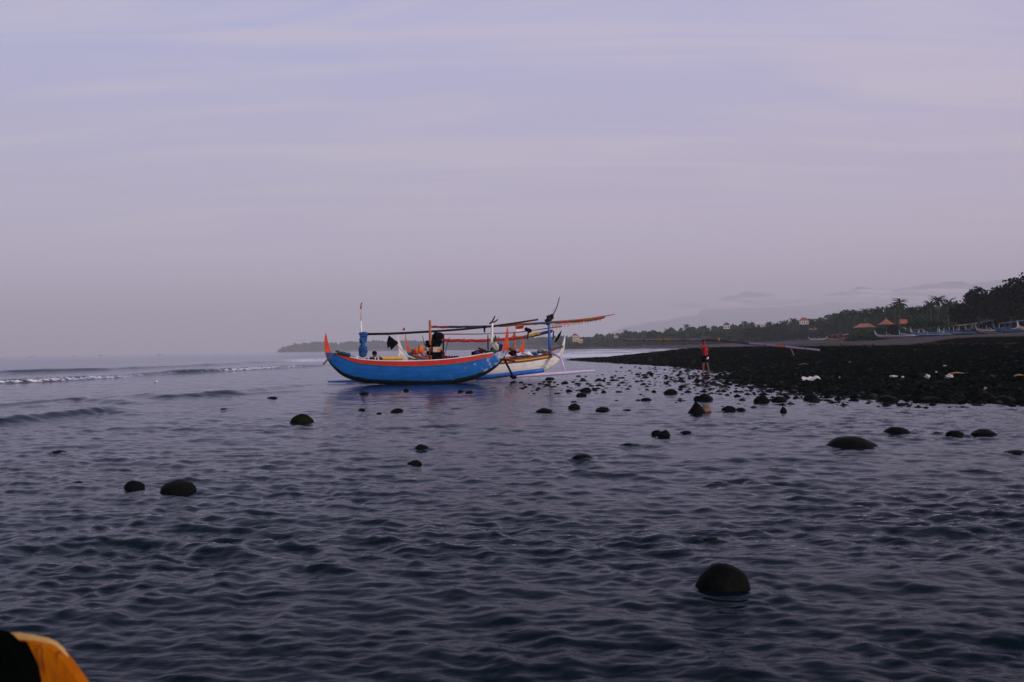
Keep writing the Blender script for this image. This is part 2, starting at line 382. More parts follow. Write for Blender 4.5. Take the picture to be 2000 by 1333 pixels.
def hit_land(px, py, y0=15, y1=900):
    d = ray(px, py); Ys = _YS[(_YS >= y0) & (_YS <= y1)]
    X_ = d.x / d.y * Ys; zr = CAM.z + d.z / d.y * Ys; zl = np.maximum(land_z(X_, Ys), 0.0)
    hit = np.nonzero(zr <= zl)[0]; i = hit[0] if len(hit) else len(Ys) - 1
    return Vector((X_[i], Ys[i], zl[i]))

# ------------------------------------------------------------------ land: pebble bank, sand, wooded rise
m, n, l, b = nmat('beach_ground')
t = n.new('ShaderNodeTexCoord')
vor = n.new('ShaderNodeTexVoronoi'); vor.inputs['Scale'].default_value = 5.5; l.new(t.outputs['Object'], vor.inputs['Vector'])
pc = n.new('ShaderNodeMixRGB'); pc.inputs[1].default_value = (0.002, 0.0032, 0.003, 1); pc.inputs[2].default_value = (0.008, 0.011, 0.0095, 1)
l.new(vor.outputs['Color'], pc.inputs[0])
sn = n.new('ShaderNodeTexNoise'); sn.inputs['Scale'].default_value = 0.12; sn.inputs['Detail'].default_value = 8; sn.inputs['Roughness'].default_value = 0.65; l.new(t.outputs['Object'], sn.inputs['Vector'])
scol = n.new('ShaderNodeMixRGB'); scol.inputs[1].default_value = (0.055, 0.047, 0.047, 1); scol.inputs[2].default_value = (0.115, 0.10, 0.098, 1); l.new(sn.outputs[0], scol.inputs[0])
pa = n.new('ShaderNodeAttribute'); pa.attribute_name = 'pebble'; va = n.new('ShaderNodeAttribute'); va.attribute_name = 'veg'
m1 = n.new('ShaderNodeMixRGB'); l.new(pa.outputs['Fac'], m1.inputs[0]); l.new(scol.outputs[0], m1.inputs[1]); l.new(pc.outputs[0], m1.inputs[2])
m2 = n.new('ShaderNodeMixRGB'); l.new(va.outputs['Fac'], m2.inputs[0]); l.new(m1.outputs[0], m2.inputs[1]); m2.inputs[2].default_value = (0.025, 0.035, 0.018, 1)
l.new(m2.outputs[0], b.inputs['Base Color']); b.inputs['Roughness'].default_value = 0.9; b.inputs['IOR'].default_value = 1.0
bp = n.new('ShaderNodeBump'); bp.inputs['Strength'].default_value = 0.8; bp.inputs['Distance'].default_value = 0.08; l.new(vor.outputs['Distance'], bp.inputs['Height']); bp.invert = True
l.new(bp.outputs[0], b.inputs['Normal'])
ys = np.concatenate([np.linspace(-20, 17, 12), np.geomspace(18, 160, 330), np.geomspace(165, 4600, 130)])
ts = np.concatenate([np.linspace(-0.30, 0.0, 50)[:-1], np.linspace(0.0, 0.62, 300), np.geomspace(0.63, 2.0, 30)])
Yg, Tg = np.meshgrid(ys, ts, indexing='ij')
Xg = Tg * (np.maximum(Yg, 0) + 6) + np.where(Yg > 1200, 0, 0)
Zg = land_z(Xg, Yg); SDg = coast_sd(Xg, Yg)
Zg = Zg + (fbm(Xg * 6, Yg * 6, 2) - 0.5) * 0.10 * np.clip((SDg + 1) / 2, 0, 1) * (Yg < 120)
peb = np.clip((17 + 6 * fbm(Xg * 0.2, Yg * 0.1, 3) + 18 * np.clip((Xg / np.maximum(Yg, 1) - .40) / .05, 0, 1) - SDg) / 3, 0, 1) * np.clip((225 - Yg) / 40, 0, 1)
veg = np.clip((SDg - 78 - 14 * (fbm(Xg * .05, Yg * .05) - .5)) / 8, 0, 1)
beach = grid_mesh('beach', Xg, Yg, Zg, m, {'pebble': peb, 'veg': veg})
structure(beach, 'dark pebble and volcanic sand beach rising to a wooded shore')

# stones standing in the water: photo x, waterline y, width, height, description
STONES = [
 (1411, 1152, 104, 58, 'large round black stone standing alone in the near water at lower right', dict(rough=.35, sub=4)),
 (350, 961, 68, 27, 'broad black stone at left, larger of two side by side', {}),
 (261, 955, 42, 18, 'small rounded stone just left of the broad black stone at left', {}),
 (150, 945, 30, 5, 'flat barely showing stone left of the two rounded stones at left', {}),
 (115, 886, 32, 7, 'low dark stone alone in the water near the left edge', {}),
 (589, 827, 45, 20, 'smooth dome stone with mossy top alone in front of the blue boat\'s seaward end', dict(mat='mossy_stone')),
 (824, 879, 34, 11, 'low pointed stone, farther of a pair in open water left of centre', {}),
 (809, 909, 30, 11, 'small stone, nearer of a pair in open water left of centre', {}),
 (1138, 900, 44, 14, 'oval dark stone alone right of centre, nearest below the scattered stones', {}),
 (1655, 874, 100, 23, 'wide low black boulder, largest stone in front of the pebble bank', dict(asym=.15)),
 (1749, 848, 52, 16, 'rounded stone just behind the wide low boulder', {}),
 (1865, 852, 36, 13, 'left stone of the pair near the right edge', {}),
 (1921, 852, 52, 15, 'right and wider stone of the pair near the right edge', {}),
 (1830, 849, 16, 6, 'tiny stone tip between the rounded stone and the right pair', {}),
 (1982, 888, 46, 10, 'half sunk stone cut by the right edge', {}),
 (1403, 948, 34, 8, 'low stone washed by a ripple above the large round stone', {}),
 (1472, 945, 30, 6, 'small washed stone right of the ripple stone', {}),
 (1388, 1056, 40, 7, 'barely submerged stone just beyond the large round stone', {}),
 (1283, 850, 22, 11, 'smaller left half of the touching stone pair right of centre', {}),
 (1297, 854, 26, 15, 'rounder right half of the touching stone pair right of centre', {}),
 (1340, 849, 26, 8, 'low flat stone right of the touching stone pair', {}),
 (1228, 872, 34, 7, 'low stone in a ripple left of the touching stone pair', {}),
 (1360, 808, 36, 26, 'pointed wedge stone in front of the walking person', dict(peak=.8)),
 (1378, 806, 24, 19, 'tan sided block leaning against the pointed wedge stone', dict(mat='tan_stone', peak=.15)),
 (1376, 783, 30, 16, 'upright block stone behind the pointed wedge stone', {}),
 (1362, 783, 14, 11, 'small stone stuck to the left of the upright block', {}),
 (1424, 804, 30, 12, 'left stone of two in a row right of the wedge stone', {}),
 (1446, 804, 20, 9, 'right stone of two in a row right of the wedge stone', {}),
 (1530, 806, 15, 13, 'small upright stone alone below the pebble bank', dict(peak=.5)),
 (1488, 787, 30, 17, 'left of two dark stones off the pebble bank corner', {}),
 (1521, 786, 30, 14, 'right of two dark stones off the pebble bank corner', {}),
 (1583, 782, 28, 14, 'dark stone at the water\'s edge below the white plastic sheet', {}),
 (1310, 770, 28, 11, 'wide stone amid the small stones left of the upright block', {}),
 (1262, 783, 20, 7, 'low stone alone between the small stones and the touching pair', {}),
 (1144, 766, 23, 10, 'farther stone of a close pair near the scattered pebbles', {}),
 (1135, 775, 21, 8, 'nearer stone of a close pair near the scattered pebbles', {}),
 (1179, 768, 13, 6, 'small peaked stone right of the close pair', dict(peak=.5)),
 (1063, 807, 34, 11, 'leftmost of three spaced stones in the middle water', {}),
 (1122, 799, 25, 11, 'middle of three spaced stones in the middle water', {}),
 (1178, 804, 29, 10, 'rightmost of three spaced stones in the middle water', {}),
 (1224, 803, 19, 4, 'flat sliver of stone right of the three spaced stones', {}),
 (1735, 785, 42, 14, 'long low boulder at the water\'s edge of the pebble bank', {}),
 (1815, 786, 44, 12, 'flat boulder at the water\'s edge right of the long low one', {}),
 (1872, 783, 40, 18, 'pointed boulder at the water\'s edge near the right side', dict(peak=.4)),
 (1926, 783, 34, 20, 'tall boulder at the water\'s edge close to the right edge', {}),
 (1962, 788, 40, 17, 'rightmost boulder at the water\'s edge', {}),
 (711, 772, 19, 8, 'small stone below the blue boat\'s wrapped mast', {}),
 (793, 766, 15, 8, 'peaked stone below the middle of the blue hull', dict(peak=.5)),
 (776, 806, 26, 9, 'low stone with two humps in open water below the blue hull', {}),
 (741, 810, 12, 5, 'tiny stone left of the two humped stone', {}),
 (707, 803, 13, 6, 'tiny stone farther left, below the blue boat\'s seaward part', {}),
 (532, 780, 22, 6, 'slanted flat stone left of the blue boat', {}),
 (437, 802, 16, 5, 'tiny dark stone left of the mossy dome stone', {}),
 (420, 774, 34, 7, 'flat dark stone in the rough water left of the boats', {}),
 (899, 768, 13, 7, 'left of two stones below the blue hull\'s shoreward half', {}),
 (917, 769, 17, 7, 'right of two stones below the blue hull\'s shoreward half', {}),
]

# ------------------------------------------------------------------ sea
NC = 620
near = np.geomspace(2.6, 200, 1060); far = np.geomspace(206, 11900, 125)
ys = np.concatenate([[-450, -60, -8, 0.4, 1.6], near, far])
s = np.linspace(-1, 1, NC)
wid = 0.66 * np.maximum(ys, 0) + 1.6
Xw = wid[:, None] * s[None, :]
ext = np.array([30.0, 400.0, 8800.0])
Xw = np.concatenate([-(wid[:, None] + ext[None, ::-1]), Xw, wid[:, None] + ext[None, :]], 1)
Xw = np.clip(Xw, -8900, 8900)
Yw = np.repeat(ys[:, None], Xw.shape[1], 1)
drow = np.gradient(ys); dcol = 2 * wid / NC
delta = np.maximum(drow, dcol)[:, None]
Z = np.zeros_like(Xw)
inner = (np.arange(Xw.shape[1]) >= 3) & (np.arange(Xw.shape[1]) < 3 + NC)
mask = inner[None, :] & (Yw > 1.0) & (Yw < 205)
sub = (slice(5, 5 + len(near)), slice(3, 3 + NC))
x, y = Xw[sub], Yw[sub]; dl = delta[sub[0]]
h = np.zeros_like(x)
grps = [np.clip(-0.15 + 2.0 * fbm(x * sc_ + 40 + 9 * j, y * sc_ * .6 + 3 * j, 4), 0.12, 1.6) for j, sc_ in enumerate((.5, .8, 1.2, .35))]
calm = np.interp(y, [0, 6, 10, 16, 26, 60, 200], [0.85, 0.85, 0.75, 0.5, 0.4, 0.45, 0.8])
strk = 0.45 + 1.1 * fbm(x * 0.14 + 7, y * 0.55, 4)      # smoother and rougher current lines
calm_s = strk * np.interp(y, [0, 6, 10, 16, 30, 60, 200], [0.9, 0.9, 0.9, 0.84, 0.74, 0.7, 0.8])
for i in range(104):
    lam = 0.075 * (38 ** (i / 103.0)) * rng.uniform(0.92, 1.08)
    sprd = 0.85 if lam < 0.6 else 0.55
    ang = math.radians(84) + rng.normal(0, sprd)
    k = 2 * math.pi / lam
    slope = 0.040 if lam < 0.2 else (0.046 if lam < 0.34 else (0.031 if lam < 0.6 else (0.018 if lam < 1.2 else 0.008)))
    a = slope / k
    wgt = np.clip((lam / dl - 2.2) / 2.5, 0, 1)
    if wgt.max() <= 0: continue
    ph = k * (x * math.cos(ang) + y * math.sin(ang)) + rng.uniform(0, 6.28)
    ph = ph + 1.7 * (vnoise(x / (lam * 3.1) + i * 3.7, y / (lam * 3.1)) - 0.5) * 2
    sn_ = np.sin(ph)
    h += a * wgt * (sn_ + 0.34 * (2 * sn_ * sn_ - 1)) * grps[i % 4] * (calm_s if lam < .75 else calm)
foam = np.zeros_like(x)
def wave_line(pix, A, back, front, foam_amt, lo, hi, seed):
    """a small swell running along a line of photo pixels on the water"""
    global h, foam
    pts = [tuple(at_z(a, b_, 0.0)[:2]) for a, b_ in pix]
    d = seg_dist(x, y, pts)
    P = np.array(pts)
    # signed: positive behind the crest (further from the camera)
    yl = np.interp(x, P[:, 0], P[:, 1]) if P[0, 0] < P[-1, 0] else np.interp(x, P[::-1, 0], P[::-1, 1])
    sg = np.where(y > yl, d, -d)
    sp_ = P[:, 0].max() - P[:, 0].min()
    endf = np.clip((x - P[:, 0].min()) / min(2.0, .3 * sp_), 0, 1) if lo else 1.0
    endf = endf * (np.clip((P[:, 0].max() - x) / min(4.0, .3 * sp_), 0, 1) if hi else 1.0)
    nz = 0.55 + 0.9 * fbm(x * 0.35 + seed, y * 0.12 + seed, 3)
    prof = np.where(sg > 0, np.exp(-(sg / back) ** 2), np.exp(-(sg / front) ** 2))
    h += A * prof * endf * nz
    fz = np.exp(-((sg + front * 0.7) / (front * 1.0)) ** 2) * endf
    pat = 0.62 + 0.38 * np.clip((fbm(x * 0.35 + 3 * seed, y * 0.10, 4) - 0.36) / 0.22, 0, 1)
    foam = np.maximum(foam, foam_amt * fz * pat)
wave_line([(-700, 790), (-150, 757), (0, 750), (100, 746), (230, 739), (330, 731), (480, 724), (600, 717), (700, 712)], 0.22, 1.4, 0.45, 0.95, False, True, 3)
wave_line([(-900, 770), (0, 731), (200, 725), (400, 716), (600, 705), (700, 702)], 0.27, 3.0, 1.2, 0.0, False, True, 8)
wave_line([(-400, 850), (0, 828), (60, 821), (150, 812), (205, 806), (290, 812)], 0.12, 0.9, 0.35, 0.0, False, True, 14)
wave_line([(60, 796), (130, 783), (230, 772), (330, 778), (440, 772), (560, 757), (660, 748)], 0.14, 0.9, 0.45, 0.15, True, True, 21)
wave_line([(-60, 800), (60, 789), (160, 783), (300, 790)], 0.09, 0.7, 0.35, 0.0, False, True, 25)
for k_, (ln_, A_) in enumerate([([(350, 778), (520, 769), (640, 761)], .07), ([(90, 846), (300, 836), (470, 842)], .035), ([(690, 838), (900, 832), (1070, 838)], .03), ([(500, 905), (700, 898), (880, 903)], .022),
                              ([(990, 938), (1180, 928), (1350, 934)], .024), ([(1280, 907), (1500, 898), (1720, 906)], .026), ([(1540, 853), (1640, 846), (1720, 851)], .025), ([(560, 800), (760, 792), (960, 797)], .04),
                              ([(1700, 930), (1850, 921), (2020, 928)], .022), ([(80, 915), (260, 906), (420, 912)], .02), ([(900, 870), (1010, 864), (1110, 869)], .022), ([(1350, 832), (1500, 826), (1640, 831)], .03)]):
    D_k = at_z(*ln_[1]).y; wave_line(ln_, A_, .022 * D_k, .011 * D_k, 0.0, True, True, 40 + 3 * k_)
wave_line([(1080, 874), (1180, 866), (1300, 872), (1380, 880)], 0.012, 0.35, 0.2, 0.0, True, True, 29)
for (pa_, pb_, pw_, ph_, _l, _k) in STONES:        # water lapping round each stone
    c_ = at_z(pa_, pb_ - 1, 0.0); D_ = c_.y; w_ = pw_ * D_ / F_PX
    if D_ > 34: continue
    r0, r1 = np.searchsorted(near, [D_ - 4 * w_, D_ + 4 * w_])
    xx, yy = x[r0:r1], y[r0:r1]; rr_ = np.hypot(xx - c_.x, (yy - c_.y) * 1.15)
    q_ = np.maximum(rr_ - w_ * .5, 0); lm = max(.09, w_ * .45, 3.2 * .0041 * D_)
    an_ = .55 + .9 * vnoise((xx - c_.x) / w_ * 2 + pa_, (yy - c_.y) / w_ * 2)
    h[r0:r1] += an_ * (min(.012, .06 * w_) * np.exp(-(q_ / (w_ * .22)) ** 2) + min(.007, .03 * w_) * np.sin(q_ / lm * 6.28 + pa_) * np.exp(-q_ / (w_ * .9)))
Z[sub] = h
FO = np.zeros_like(Xw); FO[sub] = foam
# surf in the bay behind the pebble bank and along the far shore
sdw = coast_sd(Xw, Yw)
bay = np.clip((Yw - 115) / 30, 0, 1) * (Xw > -80) * np.clip((sdw + 130) / 90, 0, 1) * (Yw < 1500)
FO = np.maximum(FO, bay * np.clip((fbm(Xw * 0.10, Yw * 0.03 + 5, 4) - 0.26) / 0.25, 0, 1))
FO = np.maximum(FO, np.clip((sdw + 60) / 40, 0, 1) * (Yw > 1300) * 0.8)
m, n, l, b = nmat('sea_water')
t = n.new('ShaderNodeTexCoord')
mp1 = n.new('ShaderNodeMapping'); mp1.inputs['Scale'].default_value = (1.0, 1.6, 1); l.new(t.outputs['Object'], mp1.inputs[0])
w1 = n.new('ShaderNodeTexNoise'); w1.inputs['Scale'].default_value = 9.0; w1.inputs['Detail'].default_value = 3; w1.inputs['Roughness'].default_value = 0.5; l.new(mp1.outputs[0], w1.inputs['Vector'])
w2 = n.new('ShaderNodeTexNoise'); w2.inputs['Scale'].default_value = 2.2; w2.inputs['Detail'].default_value = 3; l.new(mp1.outputs[0], w2.inputs['Vector'])
wa = n.new('ShaderNodeMath'); wa.operation = 'MULTIPLY_ADD'; l.new(w2.outputs[0], wa.inputs[0]); wa.inputs[1].default_value = 1.6; l.new(w1.outputs[0], wa.inputs[2])
bp = n.new('ShaderNodeBump'); bp.inputs['Strength'].default_value = 0.5; bp.inputs['Distance'].default_value = 0.016; l.new(wa.outputs[0], bp.inputs['Height'])
ra = n.new('ShaderNodeAttribute'); ra.attribute_name = 'ripple'; rm = n.new('ShaderNodeMath'); rm.operation = 'MULTIPLY'; l.new(ra.outputs['Fac'], rm.inputs[0]); rm.inputs[1].default_value = 0.016; l.new(rm.outputs[0], bp.inputs['Distance'])
body = n.new('ShaderNodeBsdfDiffuse'); body.inputs[0].default_value = (0.0010, 0.0056, 0.0078, 1)
glo = n.new('ShaderNodeBsdfGlossy'); glo.inputs['Color'].default_value = (0.90, 0.92, 1.0, 1); glo.inputs['Roughness'].default_value = 0.085
fre = n.new('ShaderNodeFresnel'); fre.inputs['IOR'].default_value = 1.105
wmx = n.new('ShaderNodeMixShader'); l.new(fre.outputs[0], wmx.inputs[0]); l.new(body.outputs[0], wmx.inputs[1]); l.new(glo.outputs[0], wmx.inputs[2])
for nd in (body, glo, fre): l.new(bp.outputs[0], nd.inputs['Normal'])
n.remove(b); b = wmx
fb = n.new('ShaderNodeBsdfDiffuse'); fb.inputs[0].default_value = (0.80, 0.77, 0.80, 1)
fa = n.new('ShaderNodeAttribute'); fa.attribute_name = 'foam'
fn = n.new('ShaderNodeTexNoise'); fn.inputs['Scale'].default_value = 3.4; fn.inputs['Detail'].default_value = 6; fn.inputs['Roughness'].default_value = 0.7; l.new(t.outputs['Object'], fn.inputs['Vector'])
fs_ = n.new('ShaderNodeMath'); fs_.operation = 'MULTIPLY_ADD'; l.new(fa.outputs['Fac'], fs_.inputs[0]); fs_.inputs[1].default_value = 0.46; l.new(fn.outputs[0], fs_.inputs[2])
fr = n.new('ShaderNodeMapRange'); fr.inputs[1].default_value = 0.84; fr.inputs[2].default_value = 1.02; l.new(fs_.outputs[0], fr.inputs[0])
mxs = n.new('ShaderNodeMixShader'); l.new(fr.outputs[0], mxs.inputs[0]); l.new(b.outputs[0], mxs.inputs[1]); l.new(fb.outputs[0], mxs.inputs[2])
l.new(mxs.outputs[0], n['Material Output'].inputs['Surface'])
rip = np.interp(Yw, [0, 7, 11, 18, 45, 110], [1.0, 1.0, 0.8, 0.55, 0.5, 0.8]) * (0.25 + 1.5 * fbm(Xw * 0.14 + 7, Yw * 0.55, 4))   # how ruffled the surface is
sea = grid_mesh('sea', Xw, Yw, Z, m, {'foam': FO, 'ripple': rip})
structure(sea, 'rippled dusky sea with a low breaking swell')

# ------------------------------------------------------------------ far hills
def ridge(name, pix, Y, depth, mat, seed, label):
    P = [at_y(a, b_, Y) for a, b_ in pix]
    xs = np.linspace(P[0].x, P[-1].x, 160)
    zt = np.interp(xs, [p.x for p in P], [p.z for p in P])
    zt = zt * (1 + 0.10 * (fbm(xs / 160 + seed, xs * 0 + seed, 5) - 0.5))
    rows = np.linspace(-1, 1, 15)
    Xr = np.repeat(xs[None, :], 15, 0); Yr = Y + rows[:, None] * depth + 0 * Xr
    Zr = zt[None, :] * np.clip(1 - np.abs(rows[:, None]) ** 1.2, 0, 1) * (1 + 0.15 * (fbm(Xr / 200, Yr / 200 + seed) - 0.5) * (np.abs(rows[:, None]) > 0.05)) - 3
    return structure(grid_mesh(name, Xr, Yr, Zr, mat), label)
paint('hill_green', (0.035, 0.045, 0.035), (0.02, 0.028, 0.022), scale=0.004, bump=0)
HB_Y = 8600.0
ridge('hills', [(1150, 672), (1210, 641), (1260, 631), (1330, 620), (1420, 611), (1520, 606), (1640, 602), (1760, 596), (1900, 590), (2100, 585), (2400, 610), (2560, 664)], 11000, 800, MATS['hill_green'], 2, 'long hazy ridge of hills behind the coast')
ridge('mountain', [(1330, 640), (1388, 592), (1420, 580), (1460, 571), (1490, 573), (1512, 578), (1560, 588), (1640, 572), (1680, 561), (1740, 566), (1790, 558), (1860, 552), (1900, 553), (2000, 545), (2200, 560), (2400, 640)], 17000, 2500, MATS['hill_green'], 5, 'faint mountain peaks above the cloud bank')
paint('cloud_white', (0.92, 0.82, 0.84), (0.86, 0.76, 0.79), scale=0.002, bump=0, rough=1.0, spec=0.0)
mb = MB()
r2 = random.Random(5)
for i in range(46):
    px = r2.uniform(1380, 1980)
    cy = 592 - (px - 1400) * 0.028 + r2.gauss(0, 5)
    if px < 1450: cy = max(cy, 596)
    c = at_y(px, cy, 13500 + r2.uniform(-300, 300))
    mb.blob(c, (r2.uniform(280, 560), 180, r2.uniform(20, 46)), 3, i, 0.6, 1.8)
o = mb.build('cloud_bank', 'cloud_white', smooth=True); o['kind'] = 'stuff'; o['label'] = 'low pale cloud bank lying against the mountains'

# ------------------------------------------------------------------ haze: one closed box of even air
mb = MB().box((0, 5700, 279), (18000, 12600, 566))
m = bpy.data.materials.new('haze_air'); m.use_nodes = True; m.node_tree.nodes.clear()
vo = m.node_tree.nodes.new('ShaderNodeVolumePrincipled'); mo = m.node_tree.nodes.new('ShaderNodeOutputMaterial')
vo.inputs['Color'].default_value = (0.97, 0.96, 1.0, 1); vo.inputs['Density'].default_value = 0.00022
m.node_tree.links.new(vo.outputs[0], mo.inputs['Volume'])
o = mb.build('haze', m); o['kind'] = 'stuff'; o['label'] = 'pale even sea haze'

# ------------------------------------------------------------------ boats
class Plane:
    """vertical plane along a boat's keel: photo pixels -> world points, off = metres beyond the keel"""
    def __init__(s, px, D, yaw):
        s.c = at_y(px, 700, D); s.c.z = 0
        s.u = Vector((math.cos(yaw), math.sin(yaw), 0)); s.n = Vector((-math.sin(yaw), math.cos(yaw), 0))
    def __call__(s, px, py, off=0.0):
        d = ray(px, py); t = ((s.c + s.n * off) - CAM).dot(s.n) / d.dot(s.n)
        return CAM + d * t
    def s_of(s, p): return (p - s.c).dot(s.u)
def smooth_interp(xs, ks, vs):
    """monotone-ish cosine-free cubic through points"""
    ks = np.array(ks, float); vs = np.array(vs, float); mgr = np.gradient(vs, ks)
    i = np.clip(np.searchsorted(ks, xs) - 1, 0, len(ks) - 2); hh = ks[i + 1] - ks[i]; t = np.clip((xs - ks[i]) / hh, 0, 1)
    return ((2 * t**3 - 3 * t**2 + 1) * vs[i] + (t**3 - 2 * t**2 + t) * hh * mgr[i] + (-2 * t**3 + 3 * t**2) * vs[i + 1] + (t**3 - t**2) * hh * mgr[i + 1])
class Hull:
    """a slim double-ended outrigger-canoe hull; frame = (centre, along, across) ; s runs along the keel"""
    def __init__(s, c, u, n, sk, zk, ss, zs, beam, N=64, M=9):
        s.c, s.u, s.n = Vector(c), Vector(u), Vector(n)
        s.s0, s.s1 = max(sk[0], ss[0]), min(sk[-1], ss[-1])
        s.S = np.linspace(s.s0, s.s1, N); s.N, s.M = N, M
        s.zk = smooth_interp(s.S, sk, zk); s.zs = smooth_interp(s.S, ss, zs)
        s.zk = np.minimum(s.zk, s.zs - 0.015)
        t = (s.S - s.s0) / (s.s1 - s.s0)
        s.b = beam / 2 * np.clip(1 - np.abs(2 * t - 1) ** 2.3, 0, 1) ** 0.75 + 0.022
    def pt(s, i, g, side, out=0.0):
        """g 0 keel .. 1 sheer"""
        w = (s.b[i]) * math.sin(min(g, 1) * math.pi / 2) ** 0.75 * (1 + 0.10 * g) + (out if g > 0 else 0)
        z = s.zk[i] + (s.zs[i] - s.zk[i]) * (1 - math.cos(min(g, 1) * math.pi / 2)) ** 0.85 if g < 1 else s.zs[i]
        return s.c + s.u * s.S[i] + s.n * (side * w) + Vector((0, 0, z))
    def shell(s, inset=0.0):
        vs, fs, gi, al = [], [], [], []
        K = 2 * s.M + 1
        for i in range(s.N):
            for k in range(-s.M, s.M + 1):
                g = abs(k) / s.M
                p = s.pt(i, g, 1 if k > 0 else -1)
                if inset:
                    w = (p - s.c - s.u * s.S[i]); lat = w.dot(s.n); lat2 = math.copysign(max(abs(lat) - inset, 0.0), lat)
                    p = s.c + s.u * s.S[i] + s.n * lat2 + Vector((0, 0, w.z + (inset if g < 0.9 else 0.0)))
                vs.append(p); gi.append(g); al.append(i / (s.N - 1))
        for i in range(s.N - 1):
            for k in range(K - 1):
                a = i * K + k; fs.append((a, a + 1, a + K + 1, a + K) if not inset else (a, a + K, a + K + 1, a + 1))
        if not inset:
            fs.append(tuple(range(K))); fs.append(tuple((s.N - 1) * K + k for k in reversed(range(K))))
        m_ = MB(); m_.add(vs, fs, girth=gi, along=al); return m_
    def strake(s, i0, i1, g_lo, g_hi, side, thick):
        """plank laid on the hull between two girths, standing proud"""
        vs, fs = [], []
        for i in range(i0, i1 + 1):
            for g, o_ in ((g_lo, 0.0), (g_lo, thick), (g_hi, thick), (g_hi, 0.0)):
                gg = g[i - i0] if hasattr(g, '__len__') else g
                vs.append(s.pt(i, gg, side, o_))
        for i in range(i1 - i0):
            for k in range(4):
                a = i * 4 + k; b_ = i * 4 + (k + 1) % 4; fs.append((a, b_, b_ + 4, a + 4))
        fs.append((3, 2, 1, 0)); e = (i1 - i0) * 4; fs.append((e, e + 1, e + 2, e + 3))
        m_ = MB(); m_.add(vs, fs); return m_
    def rail(s, i0, i1, side, w, hgt):
        vs, fs = [], []
        for i in range(i0, i1 + 1):
            p = s.pt(i, 1.0, side)
            for a, z in ((-w, 0.002), (w * 0.7, 0.002), (w * 0.7, hgt), (-w, hgt)):
                vs.append(p + s.n * (side * a) + Vector((0, 0, z)))
        for i in range(i1 - i0):
            for k in range(4):
                a = i * 4 + k; b_ = i * 4 + (k + 1) % 4; fs.append((a, b_, b_ + 4, a + 4))
        fs.append((3, 2, 1, 0)); e = (i1 - i0) * 4; fs.append((e, e + 1, e + 2, e + 3))
        m_ = MB(); m_.add(vs, fs); return m_
    def deck_thwart(s, frac, w=0.12):
        i = int(frac * (s.N - 1)); a = s.pt(i, 0.93, 1); b_ = s.pt(i, 0.93, -1)
        m_ = MB(); m_.prism([a + s.u * w / 2, a - s.u * w / 2, b_ - s.u * w / 2, b_ + s.u * w / 2], (0, 0, 0.03)); return m_
def px_profile(P, pts):
    q = [P(a, b_) for a, b_ in pts]
    return [P.s_of(p) for p in q], [p.z for p in q]
def path(P, pts, off=0.0):
    if hasattr(off, '__len__'): return [P(a, b_, o_) for (a, b_), o_ in zip(pts, off)]
    return [P(a, b_, off) for a, b_ in pts]
def fin(P, pts, off, thick):
    return MB().prism(path(P, pts, off), P.n * thick)
def resample(pts, k):
    pts = [Vector(p) for p in pts]; L = [0.0]
    for i in range(1, len(pts)): L.append(L[-1] + (pts[i] - pts[i - 1]).length)
    out = []
    for d in np.linspace(0, L[-1], k):
        i = min(max(int(np.searchsorted(L, d)) - 1, 0), len(pts) - 2); t = (d - L[i]) / max(L[i + 1] - L[i], 1e-6)
        out.append(pts[i].lerp(pts[i + 1], t))
    return out
def roll_sail(pts, r, seed, k=60, wob=0.25):
    """lumpy furled cloth along a spar"""
    rr = random.Random(seed); q = resample(pts, k)
    rad = [r * (0.75 + wob * mnoise.noise(Vector((i * 0.35, seed, 0))) + wob * 0.6 * mnoise.noise(Vector((i * 0.9, seed, 3)))) for i in range(k)]
    rad[0] *= 0.5; rad[-1] *= 0.5
    q = [p + Vector((0, 0, r * 0.4 * mnoise.noise(Vector((i * 0.25, seed, 9))))) for i, p in enumerate(q)]
    return MB().tube(q, rad, 8)
def rope(pts, r=0.012): return MB().tube(pts, r, 5)
def cloth_sheet(corners, nu, nv, amp, seed):
    """rumpled thin cloth with real thickness between four corners"""
    a, b_, c, d = [Vector(p) for p in corners]; nrm = (b_ - a).cross(d - a).normalized()
    vs, fs = [], []
    for sgn in (0.5, -0.5):
        for j in range(nv + 1):
            for i in range(nu + 1):
                u_, v_ = i / nu, j / nv
                p = a.lerp(b_, u_).lerp(d.lerp(c, u_), v_)
                vs.append(p + nrm * (amp * mnoise.noise(Vector((u_ * 3, v_ * 3, seed))) + sgn * 0.008))
    W_ = nu + 1; off = W_ * (nv + 1)
    for j in range(nv):
        for i in range(nu):
            q = j * W_ + i; fs.append((q, q + 1, q + W_ + 1, q + W_)); q += off; fs.append((q, q + W_, q + W_ + 1, q + 1))
    ring = [i for i in range(W_)] + [j * W_ + nu for j in range(1, nv + 1)] + [nv * W_ + i for i in range(nu - 1, -1, -1)] + [j * W_ for j in range(nv - 1, 0, -1)]
    for i in range(len(ring)):
        p, q = ring[i], ring[(i + 1) % len(ring)]; fs.append((p, p + off, q + off, q))
    m_ = MB(); m_.add(vs, fs); return m_

